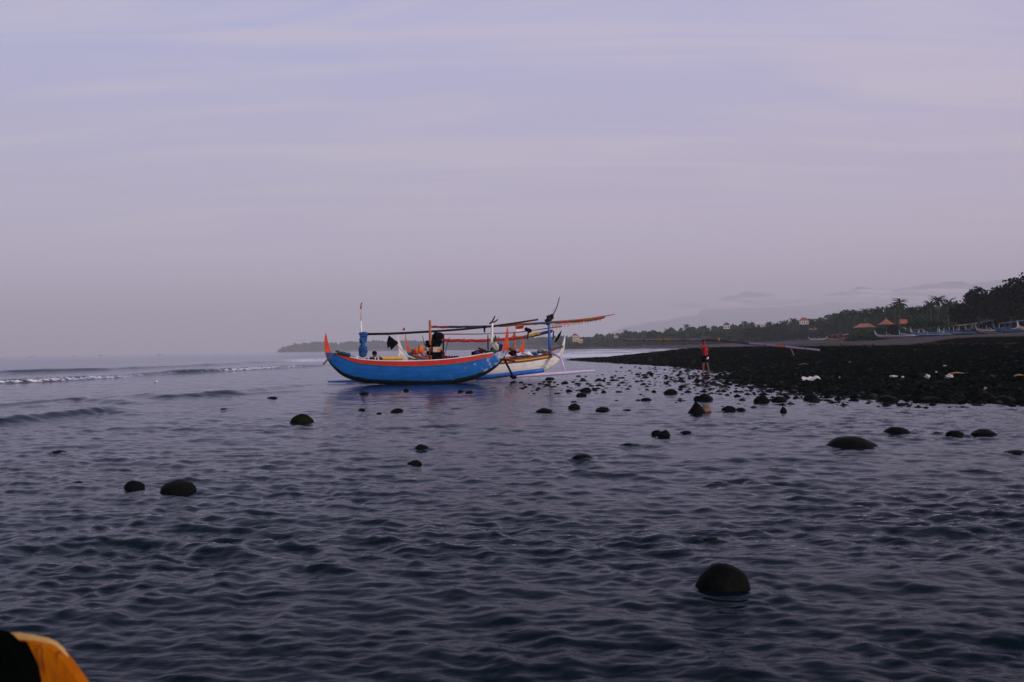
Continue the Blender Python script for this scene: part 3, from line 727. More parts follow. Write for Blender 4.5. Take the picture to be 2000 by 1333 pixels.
# ---- nearest boat: blue hull, red strake
PA = Plane(815, 41.3, math.radians(5))
keelA = [(635, 692), (638, 700), (643, 709), (651, 719), (664, 731), (683, 741), (708, 747), (750, 751), (800, 753), (850, 753), (888, 750), (918, 744), (943, 735), (963, 723), (977, 710), (986, 697), (990, 690)]
sheerA = [(635, 690), (645, 689), (656, 690), (680, 697), (702, 702), (730, 704.5), (780, 706), (830, 705), (870, 702.5), (910, 698), (940, 693), (960, 690), (976, 687), (990, 684)]
boatA = thing('outrigger_boat', 'blue wooden outrigger boat with red gunwale strake and orange end fins, nearest of all', 'boat', PA.c, 'fishing boats moored at the pebble shore')
sk, zk = px_profile(PA, keelA); ss, zs = px_profile(PA, sheerA)
HA = Hull(PA.c, PA.u, PA.n, sk, zk, ss, zs, 0.86)
hull = HA.shell().build('hull', 'blue_hull', boatA, True)
inner = HA.shell(0.045).build('inner_lining', 'hull_inside', boatA, True)
def idx(H, P, px, py=700): return int(np.clip(np.argmin(np.abs(H.S - P.s_of(P(px, py)))), 0, H.N - 1))
for side in (-1, 1):
    i0, i1 = idx(HA, PA, 657), idx(HA, PA, 962)
    glo = [np.interp(HA.S[i], [HA.S[i0], HA.S[idx(HA, PA, 700)], HA.S[idx(HA, PA, 800)], HA.S[i1]], [0.945, 0.89, 0.87, 0.88]) for i in range(i0, i1 + 1)]
    st = HA.strake(i0, i1, glo, 0.995, side, 0.022).build('strake', 'red_paint', boatA); st['label'] = 'broad red plank along the gunwale'
    gl2 = [g - 0.02 for g in glo]
    HA.strake(i0, i1, gl2, [g - 0.002 for g in glo], side, 0.030).build('rubbing_strip', 'ochre_wood', boatA)
    HA.rail(i0, i1, side, 0.035, 0.035).build('gunwale_rail', 'white_paint', boatA)
for f_ in (0.2, 0.35, 0.62, 0.8): HA.deck_thwart(f_).build('thwart', 'brown_wood', boatA)
f1 = fin(PA, [(636, 650), (638, 656), (641, 671), (646, 686), (652, 693), (648, 699), (640, 699), (635, 692), (633.5, 676), (634, 660)], 0, 0.06).build('end_fin', 'orange_paint', boatA); f1['label'] = 'tall orange fin at the seaward end'
f2 = fin(PA, [(991, 637), (993, 650), (993.5, 670), (993, 688), (984, 693), (972, 692), (980, 684), (985, 670), (988, 652)], 0, 0.06).build('end_fin', 'orange_paint', boatA); f2['label'] = 'broad orange fin at the shoreward end'
# posts, boom and wrapped sail of the blue boat
MB().tube(path(PA, [(706, 703), (706, 690), (705.5, 650), (705, 627)]), [0.05, 0.05, 0.045, 0.035], 10).build('mast', 'white_paint', boatA, True)
MB().tube(path(PA, [(705, 628), (705.4, 612), (706, 597), (709, 589)]), [0.022, 0.02, 0.016, 0.010], 8).build('flag_staff', 'pale_wood', boatA, True)
fl = MB(); o4 = path(PA, [(707.6, 591), (705, 592), (703, 603), (706.6, 606)]); cloth_sheet(o4, 4, 5, 0.05, 3).build('flag', 'red_cloth', boatA)
q = resample(path(PA, [(709, 649), (710, 660), (708.5, 668), (709, 680), (709, 690), (708, 698)]), 26)
rd = [0.17 if i < 5 else 0.13 + 0.03 * math.sin(i * 0.9) for i in range(26)]
rd = [r_ * (1 + 0.18 * mnoise.noise(Vector((i * .8, 1, 1)))) for i, r_ in enumerate(rd)]
for i in range(17, 23): rd[i] = 0.17
rd[0] = 0.08; rd[-1] = 0.06
ws = MB().tube(resample(q, 60), list(np.interp(np.linspace(0, 25, 60), range(26), rd)), 20)
ws.v = [tuple(Vector(v) + Vector((mnoise.noise(Vector(v) * 7), 0.4 * mnoise.noise(Vector(v) * 7 + Vector((5, 0, 0))), 0)) * .075 + Vector((mnoise.noise(Vector(v) * 18), 0, 0)) * .03) for v in ws.v]
ws.build('wrapped_sail', 'blue_cloth', boatA, True)
cloth_sheet(path(PA, [(709, 648), (718, 650), (717, 664), (711, 668)], -0.06), 6, 6, 0.07, 5).build('sail_corner', 'blue_cloth', boatA, True)
MB().tube(resample(path(PA, [(717, 653), (770, 652), (840, 648), (900, 644), (960, 638), (1010, 631), (1051, 624.5)], 0.03), 16), [0.052 - 0.001 * i for i in range(16)], 8).build('boom', 'dark_wood', boatA, True)
MB().tube(path(PA, [(841, 706), (840.5, 680), (840, 650), (839.5, 626)], -0.12), [0.06, 0.058, 0.055, 0.05], 8).build('post', 'orange_wood', boatA, True)
MB().tube(path(PA, [(960.5, 694), (960.5, 670), (961, 645), (961.5, 631)], 0.02), [0.065, 0.06, 0.055, 0.05], 8).build('post', 'white_paint', boatA, True)
MB().tube(path(PA, [(956, 633), (961, 629), (967, 617.5)], 0.0), [0.035, 0.035, 0.022], 6).build('crutch', 'dark_wood', boatA)
MB().tube(path(PA, [(961, 632), (966, 629), (973, 624)], 0.03), [0.03, 0.028, 0.018], 6).build('crutch', 'dark_wood', boatA)
MB().tube(path(PA, [(967, 631), (978, 623), (995, 613)], 0.05), [0.018, 0.016, 0.011], 6).build('cane', 'white_paint', boatA)
MB().tube(path(PA, [(953.5, 692), (953, 675), (953, 655)], 0.1), [0.035, 0.03, 0.028], 6).build('stake', 'dark_wood', boatA)
cloth_sheet(path(PA, [(944, 637), (949, 637), (947.5, 650), (945, 650)], -0.02), 3, 4, 0.03, 8).build('rag', 'black_cloth', boatA)
# anchor spar over the bow, gear on the foredeck
MB().tube(path(PA, [(631, 713), (640, 702), (652, 689.5)], -0.35), [0.035, 0.04, 0.04], 7).build('bow_spar', 'brown_wood', boatA)
for i, (a, b_, r_) in enumerate([(660, 688, .11), (667, 690, .12)]): MB().blob(PA(a, b_, 0.05), (r_, .1, .07), 2, i, .4).build('coiled_line', 'green_cloth', boatA, True)
MB().tube(path(PA, [(658, 690), (678, 695), (692, 700), (702, 706)], -0.30), [0.03, 0.045, 0.045, 0.03], 6).build('oar', 'dark_wood', boatA)
cloth_sheet(path(PA, [(671, 688), (684, 690), (686, 698), (672, 694)], 0.1), 5, 4, 0.06, 4).build('tarp', 'blue_cloth', boatA)
MB().blob(PA(697, 699, -0.32), (0.035, 0.035, 0.085), 2, 3, .2).build('bottle_float', 'white_paint', boatA, True)
MB().tube(path(PA, [(743, 700.5), (786, 700)], 0.15), [0.07, 0.07], 10).build('yellow_tube', 'yellow_paint', boatA)
# black flag on a cane
MB().tube(path(PA, [(800, 703), (790, 690), (778, 678), (757, 655)], 0.12), 0.012, 5).build('flag_cane', 'dark_wood', boatA)
mbf = MB()
mbf.prism(path(PA, [(760, 655.5), (778.5, 670), (764, 684.5), (761, 677), (757.5, 682), (755.5, 671), (757, 662)], 0.1), PA.n * 0.012)
mbf.build('black_flag', 'black_cloth', boatA)
# engine under black sheeting amidships
mbe = MB()
for i, (a, b_, rx, rz) in enumerate([(854, 656, .22, .13), (853, 666, .21, .2), (850, 677, .19, .2), (843, 672, .22, .15), (848, 690, .28, .2), (853, 700, .30, .15), (838, 674, .13, .12)]):
    mbe.blob(PA(a, b_, 0.02), (rx, .2, rz), 3, i + 4, .8, 2.2)
e_ = mbe.build('black_sheeting', 'black_cloth', boatA, True)
MB().box(PA(853, 683, -0.24), (0.30, 0.18, 0.21)).build('engine', 'cream_cloth', boatA)
MB().box(PA(857.5, 684.5, -0.335), (0.12, 0.02, 0.13)).build('engine_badge', 'orange_cloth', boatA)
MB().tube(path(PA, [(868, 693), (874, 672), (878, 660)], -0.1), 0.014, 5).build('tiller_rod', 'dark_wood', boatA)
MB().tube(path(PA, [(836, 690), (829, 672), (825, 656)], 0.1), 0.012, 5).build('tiller_rod', 'dark_wood', boatA)
MB().tube(path(PA, [(866, 700), (862, 694), (867, 689)], -0.2), 0.035, 6).build('exhaust', 'black_metal', boatA)
# stores by the white post
MB().blob(PA(967, 677, -0.1), (.14, .12, .17), 3, 2, .9, 2.2).build('sack', 'cream_cloth', boatA, True)
MB().blob(PA(962, 687, -0.1), (.15, .14, .13), 3, 6, .9, 2.2).build('sack', 'green_cloth', boatA, True)
cloth_sheet(path(PA, [(972, 668), (982, 674), (978, 692), (968, 690)], 0.12), 6, 6, .1, 7).build('tarp', 'blue_cloth', boatA, True)
MB().tube(path(PA, [(934, 680), (947, 686), (960, 692)], -0.2), [.03, .06, .05], 6).build('oar', 'dark_wood', boatA)
for i, (a, b_, mt) in enumerate([(932, 690, 'blue_cloth'), (928, 692, 'black_cloth'), (938, 688, 'red_cloth'), (946, 690, 'white_cloth'), (880, 701, 'black_cloth'), (872, 700, 'red_cloth'), (891, 700, 'navy_cloth')]):
    MB().blob(PA(a, b_, 0.0), (.14, .12, .09), 3, i, 1.1, 2.4).build('gear_bundle', mt, boatA, True)
MB().tube(path(PA, [(966, 668), (968, 660), (967, 655)], -.05), [.05, .06, .015], 6).build('green_cap', 'green_cloth', boatA)
# far-side float and its arms
MB().tube(resample(path(PA, [(640, 746), (700, 745), (850, 740), (960, 736), (1062, 723.5)], [2.35, 2.3, 2.3, 2.3, 2.35]), 20), [0.03, .05, .065, .075] + [0.085] * 6 + [0.10] * 9 + [0.095], 8).build('outrigger_float', 'blue_paint', boatA, True)
for pts, offs in (([(984, 700), (990, 712), (997, 726), (1003, 737)], [0.2, 0.9, 1.7, 2.2]), ([(716, 702), (722, 706), (735, 720), (745, 741)], [0.3, 1.0, 1.8, 2.3])):
    MB().tube(resample(path(PA, pts, offs), 10), [0.05] * 10, 7).build('outrigger_arm', 'dark_wood', boatA, True)
MB().tube(path(PA, [(997, 735), (1003, 738), (1009, 737)], 2.1), [.05, .09, .05], 6).build('lashing', 'black_cloth', boatA)
MB().tube(resample(path(PA, [(966, 697), (985, 704), (1006, 706)], -0.1), 6), 0.03, 6).build('boarding_spar', 'dark_wood', boatA)

# ---- second boat: cream-white hull behind, bows towards the beach
PB = Plane(940, 46.2, math.radians(6))
boatB = thing('outrigger_boat', 'cream white outrigger boat with brown and orange gunwale lying behind the blue boat', 'boat', PB.c, 'fishing boats moored at the pebble shore')
keelB = [(778, 694), (784, 706), (800, 722), (830, 733), (880, 737), (940, 738), (1000, 736), (1040, 731), (1066, 724), (1083, 714), (1093, 703), (1098, 694)]
sheerB = [(776, 690), (790, 694), (810, 701), (860, 704), (920, 704), (985, 701), (1020, 698), (1060, 693), (1080, 691), (1098, 688)]
sk, zk = px_profile(PB, keelB); ss, zs = px_profile(PB, sheerB)
HB = Hull(PB.c, PB.u, PB.n, sk, zk, ss, zs, 0.9)
HB.shell().build('hull', 'white_hull', boatB, True); HB.shell(0.045).build('inner_lining', 'hull_inside', boatB, True)
for side in (-1, 1):
    i0, i1 = idx(HB, PB, 800), idx(HB, PB, 1078)
    HB.strake(i0, i1, 0.80, 0.865, side, 0.03).build('rubbing_strip', 'brown_wood', boatB)
    HB.strake(i0, i1, 0.867, 0.905, side, 0.024).build('rubbing_strip', 'yellow_paint', boatB)
    HB.strake(i0, i1, 0.907, 0.955, side, 0.028).build('strake', 'orange_wood', boatB)
    HB.strake(i0, i1, 0.957, 0.998, side, 0.034).build('gunwale_rail', 'dark_wood', boatB)
for f_ in (0.25, 0.5, 0.75): HB.deck_thwart(f_).build('thwart', 'brown_wood', boatB)
f1 = fin(PB, [(776.5, 640), (778, 655), (781, 668), (787, 683), (797, 694), (812, 701), (800, 706), (788, 705), (781, 694), (777, 676), (776, 656)], 0, 0.06).build('end_fin', 'white_paint', boatB); f1['label'] = 'tall white fin rising behind the blue boat'
f2 = fin(PB, [(1103.5, 653), (1104, 666), (1102.5, 680), (1098, 694), (1092, 702), (1088, 697), (1096, 682), (1100, 667)], 0, 0.06).build('end_fin', 'white_paint', boatB); f2['label'] = 'pointed white fin at the beach end'
# big striped furled sail
banded('striped_sail', [(0.0, (.20, .03, .03)), (0.12, (.02, .03, .08)), (0.36, (.24, .06, .02)), (0.60, (.015, .07, .20)), (0.70, (.015, .09, .08)), (0.76, (.30, .03, .025)), (0.82, (.06, .08, .03)), (0.86, (.30, .035, .025)), (0.91, (.12, .10, .03)), (0.95, (.25, .05, .03))])
MB().tube(resample(path(PB, [(842, 638.5), (950, 637.5), (1050, 631), (1120, 626), (1160, 621.5), (1201, 614.5)]), 24), [0.035] * 22 + [0.026, 0.02], 7).build('upper_boom', 'orange_wood', boatB)
roll_sail(path(PB, [(842, 639.5), (950, 638.5), (1050, 632.5), (1100, 629.5), (1150, 626), (1182, 620)], -0.05), 0.066, 3, 90, .3).build('furled_sail', 'striped_sail', boatB, True)
mbf = MB(); r3 = random.Random(3)
for i in range(70):
    a = 1074 + i * 1.45; t_ = (a - 1074) / 102
    y0 = 633 - 10.5 * t_ ** 1.2; ln = r3.uniform(3.5, 11) * (1 - 0.45 * t_)
    p0 = PB(a, y0 + 1, -.04 + r3.uniform(-.03, .03)); p1 = PB(a + r3.uniform(-1.5, 1.5), y0 + ln, r3.uniform(-.06, .06))
    mbf.tube([p0, p1], [0.012, 0.006], 4)
mbf.build('sail_fringe', 'orange_cloth', boatB)
# lower boom: red canvas, striped tail
banded('red_canvas', [(0.0, (.50, .015, .015)), (0.62, (.42, .03, .02)), (0.70, (.50, .10, .03)), (0.80, (.50, .28, .03)), (0.9, (.03, .04, .14))])
roll_sail(path(PB, [(864, 665), (930, 666), (1000, 662.5), (1028, 657), (1060, 651), (1080, 646)], 0.12), 0.085, 9, 70, .05).build('furled_sail', 'red_canvas', boatB, True)
MB().tube(resample(path(PB, [(1012, 662), (1045, 657), (1078, 648.5)], 0.1), 8), .03, 6).build('lower_boom', 'dark_wood', boatB)
banded('thin_spar', [(0.0, (.35, .06, .04)), (0.2, (.25, .18, .14)), (0.5, (.40, .08, .04)), (0.75, (.35, .28, .05)), (0.9, (.40, .10, .03))])
MB().tube(resample(path(PB, [(866, 653), (930, 653), (1000, 650.5), (1030, 647), (1060, 643), (1098, 638)], 0.2), 20), .026, 6).build('thin_spar', 'thin_spar', boatB)
MB().tube(path(PB, [(1073.5, 694), (1073.5, 670), (1072.5, 650), (1071.5, 633)]), [.075, .07, .06, .05], 9).build('post', 'blue_paint', boatB, True)
mbt = MB()
for i, (a, b_, r_) in enumerate([(1068, 628, .09), (1072, 623, .12), (1077, 619, .11), (1070, 632, .08)]): mbt.blob(PB(a, b_), (r_ * .8, .08, r_), 3, i, 1.1, 2.6)
mbt.build('mast_head', 'dark_wood', boatB, True)
MB().tube(resample(path(PB, [(1076, 622), (1082, 612), (1088, 599), (1091, 588), (1093, 580.5)]), 10), [.03 - .0015 * i for i in range(10)], 6).build('curved_cane', 'dark_wood', boatB)
MB().tube(path(PB, [(1075, 618), (1079, 609), (1082.5, 599)]), [.014, .012, .008], 5).build('cane', 'lilac_paint', boatB)
mbp = MB(); mbp.prism(path(PB, [(1085, 664), (1090, 654), (1097.5, 644.5), (1095, 655), (1088, 667), (1082, 671)], -.1), PB.n * .012); mbp.build('black_pennant', 'black_cloth', boatB)
mbp = MB(); mbp.prism(path(PB, [(1080, 648), (1082.5, 646), (1081.5, 660), (1078.5, 666)], -.05), PB.n * .012); mbp.build('black_pennant', 'navy_cloth', boatB)
MB().tube(path(PB, [(1032, 646), (1031, 656), (1030.5, 664)], -.1), [.05, .035, .03], 6).build('hanging_line', 'dark_wood', boatB)
for i, (a, b_) in enumerate([(1029, 644), (1034, 646)]): MB().blob(PB(a, b_, .1), .08, 3, i, 1.1, 2.6).build('net_knot', 'black_cloth', boatB, True)
MB().tube(resample(path(PB, [(1055, 697), (1068, 690), (1084, 681), (1100, 677)], -.25), 8), [.055] * 8, 7).build('tiller', 'brown_wood', boatB)
MB().tube(path(PB, [(1051, 691), (1054, 681), (1068, 687)], .1), .04, 6).build('bent_pipe', 'grey_metal', boatB)
for i, (a, b_, mt, r_) in enumerate([(1003, 690, 'black_cloth', .14), (1000, 683, 'brown_wood', .1), (1043, 693, 'blue_cloth', .13), (1030, 692, 'white_cloth', .14), (1012, 693, 'lilac_paint', .12), (1058, 686, 'grey_metal', .14)]):
    MB().blob(PB(a, b_, .0), (r_ * 1.4, .15, r_ * .8), 3, i, 1.1, 2.2).build('gear_bundle', mt, boatB, True)
MB().tube(resample(path(PB, [(995, 700), (1020, 696), (1050, 696), (1068, 693)], -.3), 8), .03, 6).build('oar', 'dark_wood', boatB)
# near-side float, lilac white, with its arm
MB().tube(resample(path(PB, [(930, 739), (1000, 735.5), (1060, 732), (1110, 728.5), (1162, 724)], -1.1), 20), [.078] * 15 + [.072, .065, .055, .045, .03], 8).build('outrigger_float', 'lilac_paint', boatB, True)
arm = MB().tube(path(PB, [(1075, 690), (1086, 693), (1096, 700)], [-.2, -.5, -.85]), [.07, .075, .06], 8).build('outrigger_arm', 'lilac_paint', boatB, True)
MB().tube(path(PB, [(1094, 697), (1098, 708), (1103.5, 726)], [-.82, -.95, -1.1]), [.05, .045, .038], 7).build('drop_leg', 'lilac_paint', arm, True)

# ---- third boat: orange fins, half hidden
PC = Plane(905, 54.0, math.radians(10))
boatC = thing('outrigger_boat', 'outrigger boat with orange fins mostly hidden behind the white boat', 'boat', PC.c, 'fishing boats moored at the pebble shore')
keelC = [(795, 690), (805, 706), (830, 716), (905, 721), (985, 715), (1010, 704), (1018, 693)]
sheerC = [(793, 686), (806, 691), (830, 697), (905, 700), (985, 698), (1005, 695), (1020, 690)]
sk, zk = px_profile(PC, keelC); ss, zs = px_profile(PC, sheerC)
HC = Hull(PC.c, PC.u, PC.n, sk, zk, ss, zs, 0.85)
HC.shell().build('hull', 'teal_hull', boatC, True); HC.shell(0.045).build('inner_lining', 'hull_inside', boatC, True)
for side in (-1, 1): HC.strake(3, 60, 0.86, 0.995, side, 0.03).build('strake', 'orange_paint', boatC)
fin(PC, [(792, 649), (793.5, 660), (796, 674), (801, 685), (812, 690), (818, 694), (806, 695), (797, 690), (793, 678), (791.5, 662)], 0, 0.07).build('end_fin', 'orange_paint', boatC)
fin(PC, [(1023, 660), (1024.5, 672), (1023, 690), (1012, 694), (1004, 692), (1013, 684), (1019, 672)], 0, 0.07).build('end_fin', 'orange_paint', boatC)
MB().tube(path(PC, [(792, 652), (791.5, 645), (791.5, 639)]), .018, 6).build('flag_staff', 'white_paint', boatC)
mbp = MB(); mbp.prism(path(PC, [(791.5, 639), (785, 644.5), (791.5, 646.5)]), PC.n * .012); mbp.build('flag', 'red_cloth', boatC)
MB().tube(path(PC, [(1005, 694), (1005, 668), (1004.5, 651)]), [.07, .065, .06], 8).build('post', 'orange_wood', boatC)
MB().tube(path(PC, [(997, 662), (1004, 655), (1012, 660)], -.05), .05, 6).build('crossbar', 'orange_paint', boatC)
MB().tube(path(PC, [(866, 700), (866, 670), (866, 652)]), .05, 7).build('post', 'dark_wood', boatC)
cloth_sheet(path(PC, [(1007, 638), (1023, 636), (1022, 642), (1006, 644)], -.1), 6, 3, .08, 2).build('flag_upper_half', 'red_cloth', boatC)
cloth_sheet(path(PC, [(1006, 644), (1022, 642), (1023, 648), (1007, 649)], -.1), 6, 3, .08, 2).build('flag_lower_half', 'white_cloth', boatC)
MB().tube(path(PC, [(1007, 663), (1007, 650), (1006.5, 636)], -.1), .02, 6).build('flag_staff', 'pale_wood', boatC)
for i, (a, b_, mt, rx, rz) in enumerate([(816, 686, 'orange_cloth', .3, .14), (823, 684, 'orange_cloth', .16, .2), (829, 690, 'lilac_paint', .22, .15), (836, 693, 'white_cloth', .26, .12), (810, 689, 'red_cloth', .2, .1), (832, 681, 'pale_wood', .1, .14)]):
    MB().blob(PC(a, b_, 0), (rx, .2, rz), 3, i, 1.0, 2.4).build('gear_bundle', mt, boatC, True)
MB().tube(path(PC, [(835, 690), (850, 695), (870, 697)], -.2), .06, 6).build('oar', 'pale_wood', boatC)

# ------------------------------------------------------------------ people
def skin_mesh(name, pts, edges, rad, mat, parent, root=0, lv=2):
    me = bpy.data.meshes.new(name); o_ = WORG[parent]
    me.from_pydata([tuple(Vector(p) - o_) for p in pts], edges, [])
    ob = bpy.data.objects.new(name, me); col.objects.link(ob); ob.parent = parent; WORG[ob] = Vector(o_)
    sm = ob.modifiers.new('skin', 'SKIN'); sm.use_smooth_shade = True; sm.branch_smoothing = 0.6
    ss_ = ob.modifiers.new('smooth', 'SUBSURF'); ss_.levels = lv; ss_.render_levels = lv
    sv = me.skin_vertices[0].data
    for i, r_ in enumerate(rad):
        sv[i].radius = r_ if hasattr(r_, '__len__') else (r_, r_); sv[i].use_root = (i == root)
    me.materials.append(MATS[mat]); return ob
# walking man with the pole: local frame, x = right in the picture, y = away
MD = 49.2
base = at_z(1378, 731, 0.0); base.z = 0.0
def Lm(x_, y_, z_): return base + Vector((x_, y_, z_ - 0.03))
man = thing('person', 'barefoot person in red shirt and dark shorts carrying a long pole on the shoulder', 'person', base)
J = dict(pel=(0, 0, .93), bel=(0, 0.01, 1.06), chest=(-.01, 0.02, 1.27), up=(-.01, 0.02, 1.41), neck=(-.03, 0.0, 1.50), head=(-.06, -.0, 1.60), crown=(-.06, .01, 1.72), nose=(-.155, -.02, 1.62),
         shL=(-.09, -.15, 1.40), elL=(-.30, -.22, 1.26), wrL=(-.22, -.02, 1.50), paL=(-.20, .06, 1.58),
         shR=(.05, .17, 1.40), elR=(.20, .26, 1.20), wrR=(.02, .30, 1.42), paR=(-.03, .30, 1.52),
         hipL=(-.04, -.09, .88), knL=(-.12, -.09, .48), anL=(-.13, -.08, .09), toL=(-.28, -.09, .03),
         hipR=(.04, .09, .88), knR=(.10, .08, .50), anR=(.20, .09, .11), toR=(.09, .10, .02))
names = list(J); pts = [Lm(*J[k]) for k in names]; I = {k: i for i, k in enumerate(names)}
R_ = dict(pel=(.15, .11), bel=(.135, .10), chest=(.155, .11), up=(.12, .09), neck=.055, head=.095, crown=.075, nose=.018, shL=.062, elL=.043, wrL=.03, paL=.036, shR=.062, elR=.043, wrR=.03, paR=.036,
          hipL=.092, knL=.06, anL=.04, toL=.035, hipR=.092, knR=.06, anR=.04, toR=.035)
E = [('pel', 'bel'), ('bel', 'chest'), ('chest', 'up'), ('up', 'neck'), ('neck', 'head'), ('head', 'crown'), ('head', 'nose'), ('up', 'shL'), ('shL', 'elL'), ('elL', 'wrL'), ('wrL', 'paL'), ('up', 'shR'), ('shR', 'elR'), ('elR', 'wrR'), ('wrR', 'paR'),
     ('pel', 'hipL'), ('hipL', 'knL'), ('knL', 'anL'), ('anL', 'toL'), ('pel', 'hipR'), ('hipR', 'knR'), ('knR', 'anR'), ('anR', 'toR')]
edges = [(I[a], I[b_]) for a, b_ in E]; rad = [R_[k] for k in names]
for hnd, sg in (('paL', 1), ('paR', -1)):          # five bent fingers closing over the pole
    c = Vector(J[hnd])
    for f_ in range(4):
        a0 = len(pts); y_ = c.y + (f_ - 1.5) * .020
        ln = (.9, 1.0, .95, .75)[f_]
        pts += [Lm(c.x, y_, c.z + .05 * ln), Lm(c.x + .035 * ln, y_, c.z + .075 * ln)]; rad += [.010, .008]
        edges += [(I[hnd], a0), (a0, a0 + 1)]
    a0 = len(pts); pts += [Lm(c.x + .045, c.y, c.z + .0), Lm(c.x + .06, c.y, c.z + .035)]; rad += [.011, .009]; edges += [(I[hnd], a0), (a0, a0 + 1)]
skin_mesh('body', pts, edges, rad, 'skin', man, 0)
sh = ['pel', 'bel', 'chest', 'up', 'shL', 'elLm', 'shR', 'elRm', 'neck2']
SJ = {k: Vector(J[k]) for k in ('pel', 'bel', 'chest', 'up', 'shL', 'shR')}
SJ['pel'] = SJ['pel'] + Vector((.01, 0, -.02)); SJ['elLm'] = Vector(J['shL']).lerp(Vector(J['elL']), .62); SJ['elRm'] = Vector(J['shR']).lerp(Vector(J['elR']), .62); SJ['neck2'] = Vector(J['neck']) - Vector((0, 0, .03))
sr = dict(pel=(.185, .145), bel=(.178, .138), chest=(.185, .14), up=(.145, .11), shL=.085, elLm=.075, shR=.085, elRm=.075, neck2=.068)
skin_mesh('shirt', [Lm(*SJ[k]) for k in sh], [(0, 1), (1, 2), (2, 3), (3, 4), (4, 5), (3, 6), (6, 7), (3, 8)], [sr[k] for k in sh], 'red_cloth', man, 0)
sj = [(0, 0, .90), (-.045, -.09, .84), (-.10, -.09, .56), (.045, .09, .84), (.095, .085, .57)]
skin_mesh('shorts', [Lm(*p) for p in sj], [(0, 1), (1, 2), (0, 3), (3, 4)], [(.165, .135), .115, .10, .115, .10], 'black_cloth', man, 0)
MB().blob(Lm(-.045, .01, 1.685), (.105, .095, .085), 2, 1, .1).build('hair', 'hair', man, True)
MB().blob(Lm(.07, -.13, .815), (.085, .045, .075), 2, 1, .3).build('waist_cloth', 'white_cloth', man, True)
# the long pole he carries
def atb(px, py, dy=0.0): return at_y(px, py, base.y + dy)
pole_pts = resample([atb(1217, 664.5, .34), atb(1300, 664.3, .32), atb(1378, 664.0, .30), atb(1405, 665.5, .30), atb(1460, 671, .30), atb(1520, 676.5, .30), atb(1601, 684.5, .30)], 40)
pole = thing('carried_pole', 'long bent lilac grey bamboo pole with orange bands, carried across a shoulder', 'pole', pole_pts[0])
banded('bamboo_pole', [(0.0, (.12, .095, .12)), (0.20, (.20, .11, .02)), (0.265, (.10, .08, .11)), (0.44, (.03, .02, .025)), (0.60, (.025, .02, .028)), (0.66, (.16, .125, .20)), (0.80, (.24, .07, .03)), (0.845, (.19, .15, .25))], .6)
MB().tube(pole_pts, [.04] + [.058] * 17 + [.048] * 6 + [.06] * 15 + [.05], 9).build('shaft', 'bamboo_pole', pole, True)
for i in range(4, 38, 4):
    d_ = (pole_pts[i + 1] - pole_pts[i]).normalized(); MB().tube([pole_pts[i] - d_ * .02, pole_pts[i] + d_ * .02], .064, 9).build('lashing', 'dark_wood', pole)
MB().tube([atb(1543, 679, .30), atb(1547, 686, .28), atb(1551, 695, .26)], [.028, .024, .014], 6).build('hanging_peg', 'ochre_wood', pole)
MB().box(atb(1404, 663, .28), (.10, .06, .14)).build('wooden_cleat', 'ochre_wood', pole)
# seated person with the numbered jersey in the blue boat
sb = PA(734, 703, 0.0); sb.z = 0.70
def Ls(x_, y_, z_): return sb + Vector((x_, y_, z_))
sit = thing('person', 'person in dark cap and navy jersey number 13 sitting in the blue boat', 'person', sb)
SI = [(0, .02, .02), (0, .0, .22), (0, -.01, .42), (-.03, .0, .47), (-.05, .0, .545), (-.05, .0, .63), (-.20, 0, .40), (-.26, .08, .18), (-.2, .24, .1), (.20, 0, .40), (.27, .06, .18), (.2, .24, .1), (-.12, .2, 0.0), (-.14, .45, .02), (.12, .2, 0.0), (.14, .45, .02)]
skin_mesh('body', [Ls(*p) for p in SI], [(0, 1), (1, 2), (2, 3), (3, 4), (4, 5), (2, 6), (6, 7), (7, 8), (2, 9), (9, 10), (10, 11), (0, 12), (12, 13), (0, 14), (14, 15)],
          [(.15, .12), (.14, .11), (.13, .09), .055, .09, .07, .065, .045, .035, .065, .045, .035, .09, .06, .09, .06], 'skin', sit, 0)
skin_mesh('jersey', [Ls(*p) for p in [(0, .02, .05), (0, 0, .22), (0, -.01, .41), (-.2, 0, .39), (-.24, .05, .24), (.2, 0, .39), (.245, .04, .24)]], [(0, 1), (1, 2), (2, 3), (3, 4), (2, 5), (5, 6)], [(.22, .20), (.215, .19), (.19, .16), .105, .09, .105, .09], 'navy_cloth', sit, 0)
MB().blob(Ls(-.05, -.01, .605), (.108, .115, .085), 2, 2, .08).build('cap', 'black_cloth', sit, True)
num = MB(); yb = -.215
def stroke(ps, r_=.014): num.tube([Ls(a, yb, c + .04) for a, c in ps], r_, 5, squash=.6)
stroke([(-.02, .36), (.012, .40), (.012, .20)], .017)
stroke([(.07, .385), (.12, .40), (.155, .37), (.14, .325), (.105, .305), (.15, .285), (.16, .24), (.12, .205), (.065, .22)], .016)
num.build('jersey_number', 'white_cloth', sit)

